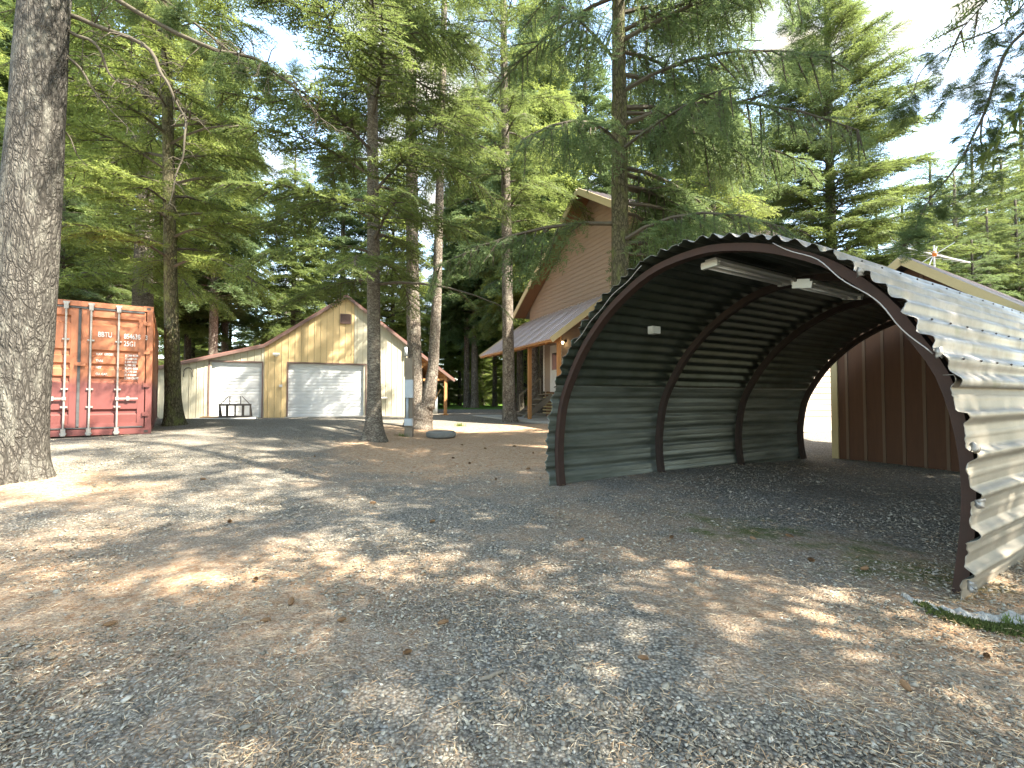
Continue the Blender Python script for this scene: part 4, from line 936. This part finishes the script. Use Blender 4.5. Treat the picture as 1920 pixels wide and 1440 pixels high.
# dead drooping limbs of T1
def limb(parent, pts, r0, rg, twigs=10, tl=.5, name='branch', mat=None, leaf=None, lod=3, sl=.4):
    pts = [Vector(p) for p in pts]; m = MB(); N_ = 26; fine = []
    for k in range(N_ + 1):
        q = k / N_ * (len(pts) - 1); j_ = min(int(q), len(pts) - 2); t_ = q - j_
        p_1 = pts[max(j_ - 1, 0)]; p0_, p1_ = pts[j_], pts[j_ + 1]; p2_ = pts[min(j_ + 2, len(pts) - 1)]
        fine.append(.5 * ((2 * p0_) + (-p_1 + p1_) * t_ + (2 * p_1 - 5 * p0_ + 4 * p1_ - p2_) * t_ * t_ + (-p_1 + 3 * p0_ - 3 * p1_ + p2_) * t_ ** 3))
    fine = [p + Vector((mnoise.noise(p * 2.2), mnoise.noise(p * 2.2 + Vector((9, 0, 0))), mnoise.noise(p * 2.2 + Vector((0, 9, 0))))) * .11 for p in fine]
    m.tube(fine, [r0 * (1 - .8 * k / N_) for k in range(N_ + 1)], 7)
    pos = [[] for _ in range(5)]; mats = [[] for _ in range(5)]
    for k in range(twigs):
        q = rg.uniform(.15, 1); p = fine[int(q * N_)]; d = Vector((rg.normal(), rg.normal(), rg.normal() * .6 - .35)).normalized(); L_ = tl * rg.uniform(.4, 1.2) * (1.2 - q * .6)
        tp = [p, p + d * L_ * .5 + Vector((0, 0, .03)), p + d * L_ + Vector((0, 0, -L_ * .22))]; m.tube(tp, [r0 * .3, r0 * .2, r0 * .08], 4)
        for e_ in range(3):
            d2 = (d + Vector(rg.normal(0, .6, 3))).normalized(); a_ = tp[1].lerp(tp[2], rg.uniform(0, 1)); m.tube([a_, a_ + d2 * L_ * .4], [r0 * .12, r0 * .05], 3)
            if leaf:
                for c_ in range(3):
                    X_ = np.array((d2 + Vector(rg.normal(0, .35, 3)) + Vector((0, 0, -.35))).normalized()); Yh = np.cross([0, 0, 1.], X_); Yh /= np.linalg.norm(Yh) + 1e-6
                    Z_ = np.cross(X_, Yh); s_ = sl * rg.uniform(.6, 1.2); kk = rg.integers(0, 5)
                    pos[kk].append(np.array(a_)); mats[kk].append(np.stack([X_, Yh, Z_], 1) * s_)
    o = m.build(name, mat or TWIG, parent, True)
    T = None
    if leaf:
        T = np.concatenate([(np.einsum('nij,tvj->ntvi', np.array(mats[k]), SPR[lod][k]) + np.array(pos[k])[:, None, None]).reshape(-1, 3, 3) for k in range(5) if pos[k]])
    return T
rg = np.random.default_rng(21); bl = Vector(T1.location)
def LP(px, py, Y): return P(px, py, Y) - bl
limb(T1, [LP(80, 20, 6.3), LP(235, 60, 6.4), LP(300, 140, 6.5), LP(345, 215, 6.6), LP(358, 235, 6.6)], .035, rg, 30, .4)
limb(T1, [LP(345, 215, 6.6), LP(352, 250, 6.6), LP(330, 330, 6.6), LP(312, 390, 6.6)], .02, rg, 16, .3)
limb(T1, [LP(90, 30, 6.2), LP(180, 90, 6.3), LP(215, 140, 6.4), LP(265, 165, 6.4)], .028, rg, 26, .4)
limb(T1, [LP(95, 80, 6.2), LP(160, 130, 6.3), LP(195, 200, 6.4), LP(240, 250, 6.5)], .02, rg, 26, .38)
limb(T1, [LP(100, 220, 6.2), LP(130, 265, 6.4), LP(165, 320, 6.5)], .016, rg, 6, .25)
limb(T1, [LP(100, -60, 6.4), LP(390, 85, 7.0), LP(480, 100, 7.2), LP(520, 140, 7.4), LP(590, 210, 7.6), LP(640, 255, 7.8)], .035, rg, 44, .5)
t_ = limb(T1, [LP(100, -120, 6.4), LP(330, 20, 7.2), LP(450, 110, 7.4), LP(560, 150, 7.8)], .03, rg, 24, .55, leaf=True, lod=3, sl=.34)
trimesh('foliage', t_, LEAF_DK, T1)

b = G(325, 797)
conifer('fir_tree', b, 21, .195, 4.3, 3.6, 80, 2, .85, 8, 'slim fir standing at the right side of the orange container', LEAF_LIT, BARK_MOSS, lean=lean_to(b, 316, 300), seed=4, flare=.5, droop=(.3, .6), dead=.03)
b = Vector((-14.2, 17.4, .45))
conifer('fir_tree', b, 24, .38, 4.6, 4.4, 90, 2, .95, 7, 'thick grey-trunked fir rising behind the orange container', LEAF_LIT, BARK_RING, seed=5, droop=(.3, .65), dead=.03)
b = G(702, 826)
conifer('fir_tree', b, 22, .19, 3.9, 4.0, 70, 2, .85, 9, 'straight slender fir in the middle of the yard before the barn', LEAF_FIR, BARK_RING, lean=lean_to(b, 698, 100), seed=6, flare=.75, elev=(.05, .4), droop=(.25, .5), dead=.02)
b = G(955, 791)
conifer('fir_tree', b, 25, .275, 8.3, 3.6, 64, 2, .9, 7, 'mossy pale-trunked fir beside the orange porch post', LEAF_FIR, BARK_PALE, lean=lean_to(b, 945, 100), seed=8, flare=.3, dead=.04)
# hanging spruce beside the arch
b = Vector((2.42, 10.1, gzf(2.42, 10.1)))
conifer('spruce_tree', b, 20, .23, 4.3, 4.0, 68, 3, .85, 8, 'weeping spruce with hanging twigs behind the arch mouth', LEAF_SPR, BARK_MOSS, seed=9, hang=.55, azf=lambda bi, az, rg: (rg.uniform(-1.15, 1.3) if bi < 26 and bi % 4 else az), elev=(.0, .3), droop=(.35, .6), dead=.04,
        rfn=lambda u: 4.3 * (1 - u) ** .6 + .3)
# forked tree
b = G(788, 803); bl = Vector(b); rg = np.random.default_rng(31)
fk = thing('fir_tree', b, 'pale twin-stemmed tree forking low behind the utility post', 'tree')
zf_ = P(800, 728, b.y).z - b.z
def stem(pts, rs, name, n=14):
    Vp = []; N_ = 40; out = []; rr = []
    for k in range(N_ + 1):
        q = k / N_ * (len(pts) - 1); j_ = min(int(q), len(pts) - 2); out.append(pts[j_].lerp(pts[j_ + 1], q - j_)); rr.append((rs[j_] + (rs[j_ + 1] - rs[j_]) * (q - j_)) * (1 + .05 * mnoise.noise(Vector((k * .6, rs[0] * 9, 1)))))
    return MB().tube(out, rr, n).build(name, BARK_PALE, fk, True)
def FP(px, py): return P(px, py, b.y) - bl
stem([FP(780, 822), FP(783, 806), FP(787, 788), FP(791, 770), FP(794, 755)], [.80, .55, .44, .38, .30], 'trunk', 18)
stem([FP(784, 775), FP(780, 735), FP(778, 690), FP(774, 560), FP(772, 300), FP(766, 60), FP(764, -300)], [.30, .27, .245, .22, .20, .16, .08], 'stem')
stem([FP(800, 765), FP(806, 730), FP(812, 690), FP(819, 560), FP(826, 300), FP(832, 60), FP(836, -200)], [.28, .23, .19, .16, .13, .11, .05], 'stem')
pth = lambda z: FP(774 - 8 * (z - 5) / 15, 700)
T, wood = make_crown(rg, 9.0, 21, lambda u: 3.2 * (1 - u) ** .7 + .4, 46, 2, .85, 7, path=lambda z: FP(775, 600), dead=.04)
trimesh('crown', T, LEAF_FIR, fk); wood.build('branch', TWIG, fk)
# tall fir behind the arch
b = Vector((17.0, 24.0, .2))
conifer('fir_tree', b, 25, .34, 2.5, 4.9, 185, 2, .95, 10, 'tall broad fir behind the crown of the arch, left of the open sky', LEAF_FIR, BARK_DARK, seed=12, elev=(.2, .5), droop=(.2, .45), rfn=lambda u: 5.9 * (1 - u) ** .8 + .3)
b = Vector((9.6, 21.5, .2))
conifer('fir_tree', b, 17, .25, .8, 4.2, 125, 2, .9, 7, 'bright green drooping fir behind the house roof and the arch', LEAF_LIT, BARK_DARK, seed=13, hang=.5, elev=(.1, .4), droop=(.35, .6))
# tree outside the right edge whose limbs hang into view
b = Vector((8.2, 4.6, gzf(8.2, 4.6))); bl = Vector(b); rg = np.random.default_rng(41)
rt = conifer('spruce_tree', b, 17, .28, 7.4, 3.4, 46, 2, .85, 7, 'spruce at the right edge whose long limbs hang over the arch', LEAF_SPR, BARK_DARK, seed=14, hang=.3)
Ts = []
for pl, tw, r_ in (([(2050, -40, 5.2), (1900, 85, 5.4), (1842, 220, 5.6), (1790, 320, 5.7), (1730, 410, 5.8), (1695, 470, 5.8)], 60, .022),
                   ([(1980, -60, 5.2), (1860, 60, 5.4), (1760, 105, 5.6), (1705, 165, 5.7), (1685, 220, 5.7)], 26, .012),
                   ([(1842, 220, 5.6), (1838, 270, 5.6), (1852, 290, 5.6), (1820, 350, 5.6), (1770, 400, 5.7)], 14, .012),
                   ([(2080, 20, 5.2), (1960, 110, 5.3), (1905, 210, 5.4), (1890, 280, 5.4)], 26, .012),
                   ([(1870, 150, 5.5), (1815, 160, 5.6), (1780, 190, 5.6)], 12, .008)):
    Ts.append(limb(rt, [P(*q) - bl for q in pl], r_, rg, tw, .24, leaf=True, lod=2, sl=.17))
trimesh('foliage', np.concatenate(Ts), LEAF_SPR, rt)

# ------------------------------------------------------------------ background wood
def bgtree(seed, H, r0, z0, rad, nb, leaf, lod=1, slen=1.2, spb=6, hang=0):
    return conifer('fir_tree', (0, 0, 0), H, r0, z0, rad, nb, lod, slen, spb, 'x', leaf, BARK_DARK if seed % 2 else BARK_PALE, seed=seed, nseg=9, step=1.5, hang=hang, flare=.3)
protos = {'young': [bgtree(51, 14, .2, .4, 3.0, 130, LEAF_LIT, 2, .75, 8), bgtree(52, 12, .18, .3, 2.8, 115, LEAF_FIR, 2, .75, 8), bgtree(57, 11, .16, .3, 2.9, 105, LEAF_SPR, 2, .75, 8)],
          'tall': [bgtree(53, 28, .32, 6.5, 4.2, 150, LEAF_FIR), bgtree(54, 30, .36, 8.5, 4.4, 150, LEAF_DK), bgtree(55, 26, .28, 5.5, 4.0, 150, LEAF_LIT), bgtree(58, 29, .33, 7.5, 4.4, 150, LEAF_SPR)]}
used = set()
TALL_LAB = {0: 'tall bare-trunked fir with mid green crown in the wood behind the yard', 1: 'tall dark fir with clear lower trunk in the wood behind the yard', 2: 'tall yellow-green fir in the wood behind the yard', 3: 'tall blue-green spruce in the wood behind the yard'}
YOUNG_LAB = {0: 'bushy bright green young fir low in the wood behind', 1: 'bushy mid green young fir low in the wood behind', 2: 'short wide bright young fir low in the wood behind'}
BG = []
def place(kind, px, Y, s=1.0, lab=None, htop=None, k=None):
    ps = protos[kind]; k = random.randrange(len(ps)) if k is None else k
    o = ps[k] if (kind, k) not in used else copy_tree(ps[k]); used.add((kind, k))
    x_ = (px - 960) / F * Y; o.location = (x_, Y, gzf(x_, Y) - .02)
    if htop is not None:
        H = {('young', 0): 14, ('young', 1): 12, ('young', 2): 11, ('tall', 0): 28, ('tall', 1): 30, ('tall', 2): 26, ('tall', 3): 29}[(kind, k)]
        s = (P(px, htop, Y).z) / H
    o.rotation_euler = (0, 0, random.uniform(0, 6.28)); o.scale = (s, s, s)
    BG.append((kind, k, px, Y, o)); o['group'] = 'tall firs of the wood behind' if kind == 'tall' else 'young firs low in the wood behind'
# single trunks one can pick out between barn and house
for px, Y, s in ((875, 46, 1.0), (890, 45, 1.15), (928, 52, .9), (975, 34, .9), (1002, 31, 1.0), (1018, 30, 1.0), (548, 36, .75), (398, 31, .9), (735, 40, .9), (350, 36, .9), (840, 60, .9), (905, 60, .9), (1030, 40, 1), (255, 33, 1)):
    place('tall', px, Y, s)
for _ in range(22):
    Y = random.uniform(44, 85); px = random.uniform(-250, 1480)
    if abs(px - 535) < 120: place('young', px, Y, htop=random.uniform(470, 560)); continue
    place('tall', px, Y, random.uniform(.8, 1.15))
for _ in range(36):
    Y = random.uniform(48, 95); px = random.uniform(-200, 1500)
    if abs(px - 530) < 60: place('young', px, Y, htop=random.uniform(480, 570)); continue
    place('young', px, Y, random.uniform(.8, 1.35))
for px, Y in ((715, 52), (742, 58), (800, 50), (835, 56), (860, 60), (905, 58), (945, 54), (985, 48), (1010, 52), (660, 50)): place('young', px, Y, random.uniform(.8, 1.1), k=0)
for _ in range(30): place('young', random.uniform(640, 1120), random.uniform(62, 100), random.uniform(.9, 1.4))
for _ in range(14): place('young', random.uniform(0, 640), random.uniform(60, 90), random.uniform(.6, .8))
for px, Y, s in ((200, 24, 1.0), (110, 22, 1.1), (20, 20, 1.0), (360, 40, 1.1), (430, 42, 1.0), (480, 44, .9), (-60, 15, 1.0), (620, 45, 1.1), (690, 44, 1.0), (770, 46, 1.2), (1400, 34, 1.1), (1300, 33, 1.1), (1480, 36, 1.2), (1620, 30, .9)): place('young', px, Y, s)
for px, Y in ((60, 26), (-40, 24), (150, 30), (420, 38), (640, 42), (1100, 34), (1180, 36), (1270, 38), (1350, 35), (1440, 40), (1050, 44), (-150, 20)): place('tall', px, Y, random.uniform(.9, 1.1))
# right side, tops show against the sky
for px, Y, top in ((1755, 31, 300), (1800, 27, 330), (1835, 36, 280), (1890, 30, 300), (1930, 33, 215), (1960, 26, 260), (1700, 38, 350), (2010, 30, 200), (1860, 24, 400), (1915, 24, 380), (1780, 42, 360), (1720, 27, 430), (1650, 45, 380), (2080, 28, 240), (1830, 22, 455)):
    place('young', px, Y, htop=top, lab=None)
# labels of the wood: by look, by what they stand behind, then by place
REG = [(-999, 60, 'left of the huge leaning trunk'), (60, 300, 'behind the orange container'), (300, 500, 'behind the low left wing of the barn'), (500, 720, 'behind the tall gable of the barn'), (720, 850, 'behind the twin-stemmed tree'),
       (850, 1060, 'between the barn and the house'), (1060, 1340, 'behind the house gable'), (1340, 1640, 'behind the crown of the arch'), (1640, 1790, 'beside the open sky above the shed'), (1790, 9999, 'at the right edge above the shed roof')]
LOOK = {('tall', 0): 'tall bare-trunked mid green fir', ('tall', 1): 'tall dark green fir', ('tall', 2): 'tall yellow-green fir', ('tall', 3): 'tall blue-green fir', ('young', 0): 'bushy bright green young fir', ('young', 1): 'bushy mid green young fir', ('young', 2): 'short wide light green fir'}
ORD = ['leftmost', 'second from left', 'third from left', 'fourth from left', 'fifth from left', 'sixth from left', 'seventh from left', 'eighth from left', 'ninth from left', 'tenth from left']
from collections import defaultdict
gg = defaultdict(list)
for kind, k, px, Y, o in BG:
    rgn = [r_[2] for r_ in REG if r_[0] <= px < r_[1]][0]; gg[(kind, k, rgn)].append((px, o))
for (kind, k, rgn), L_ in gg.items():
    L_.sort(key=lambda q: q[0])
    for i_, (px, o) in enumerate(L_): o['label'] = (LOOK[(kind, k)] + ' ' + rgn) + ('' if len(L_) == 1 else ', ' + ORD[i_])
# trees beside and behind the photographer, whose crowns dapple the yard
shp = [bgtree(71, 22, .26, 5.0, 3.6, 60, LEAF_FIR, spb=2.5), bgtree(73, 24, .28, 6.0, 3.8, 62, LEAF_SPR, spb=2.5)]
for k, (x_, y_, s_, kd) in enumerate(((5.6, -1.4, .95, 0), (9.8, -3.6, .9, 1), (12.6, 1.0, .85, 0), (15.0, 3.6, .85, 1), (5.0, -5.4, .9, 0), (12.2, 5.2, .7, 1), (7.9, 2.5, 1.0, 0), (10.6, 3.9, .95, 1))):
    o = shp[kd] if k < 2 else copy_tree(shp[kd]); o.location = (x_, y_, gzf(x_, y_)); o.scale = (s_, s_, s_); o.rotation_euler = (0, 0, k * 1.3)
    o['label'] = ('thin-crowned fir just behind the photographer to the right', 'thin-crowned spruce right of and behind the photographer', 'thin-crowned fir right of the arch outside the picture', 'thin-crowned spruce far right of the arch', 'thin-crowned fir straight behind the photographer', 'small spruce right of the shed outside the picture', 'tall thin-crowned fir just right of the arch outside the picture', 'tall thin-crowned spruce right of the arch outside the picture')[k]; o['group'] = 'firs beside and behind the photographer'
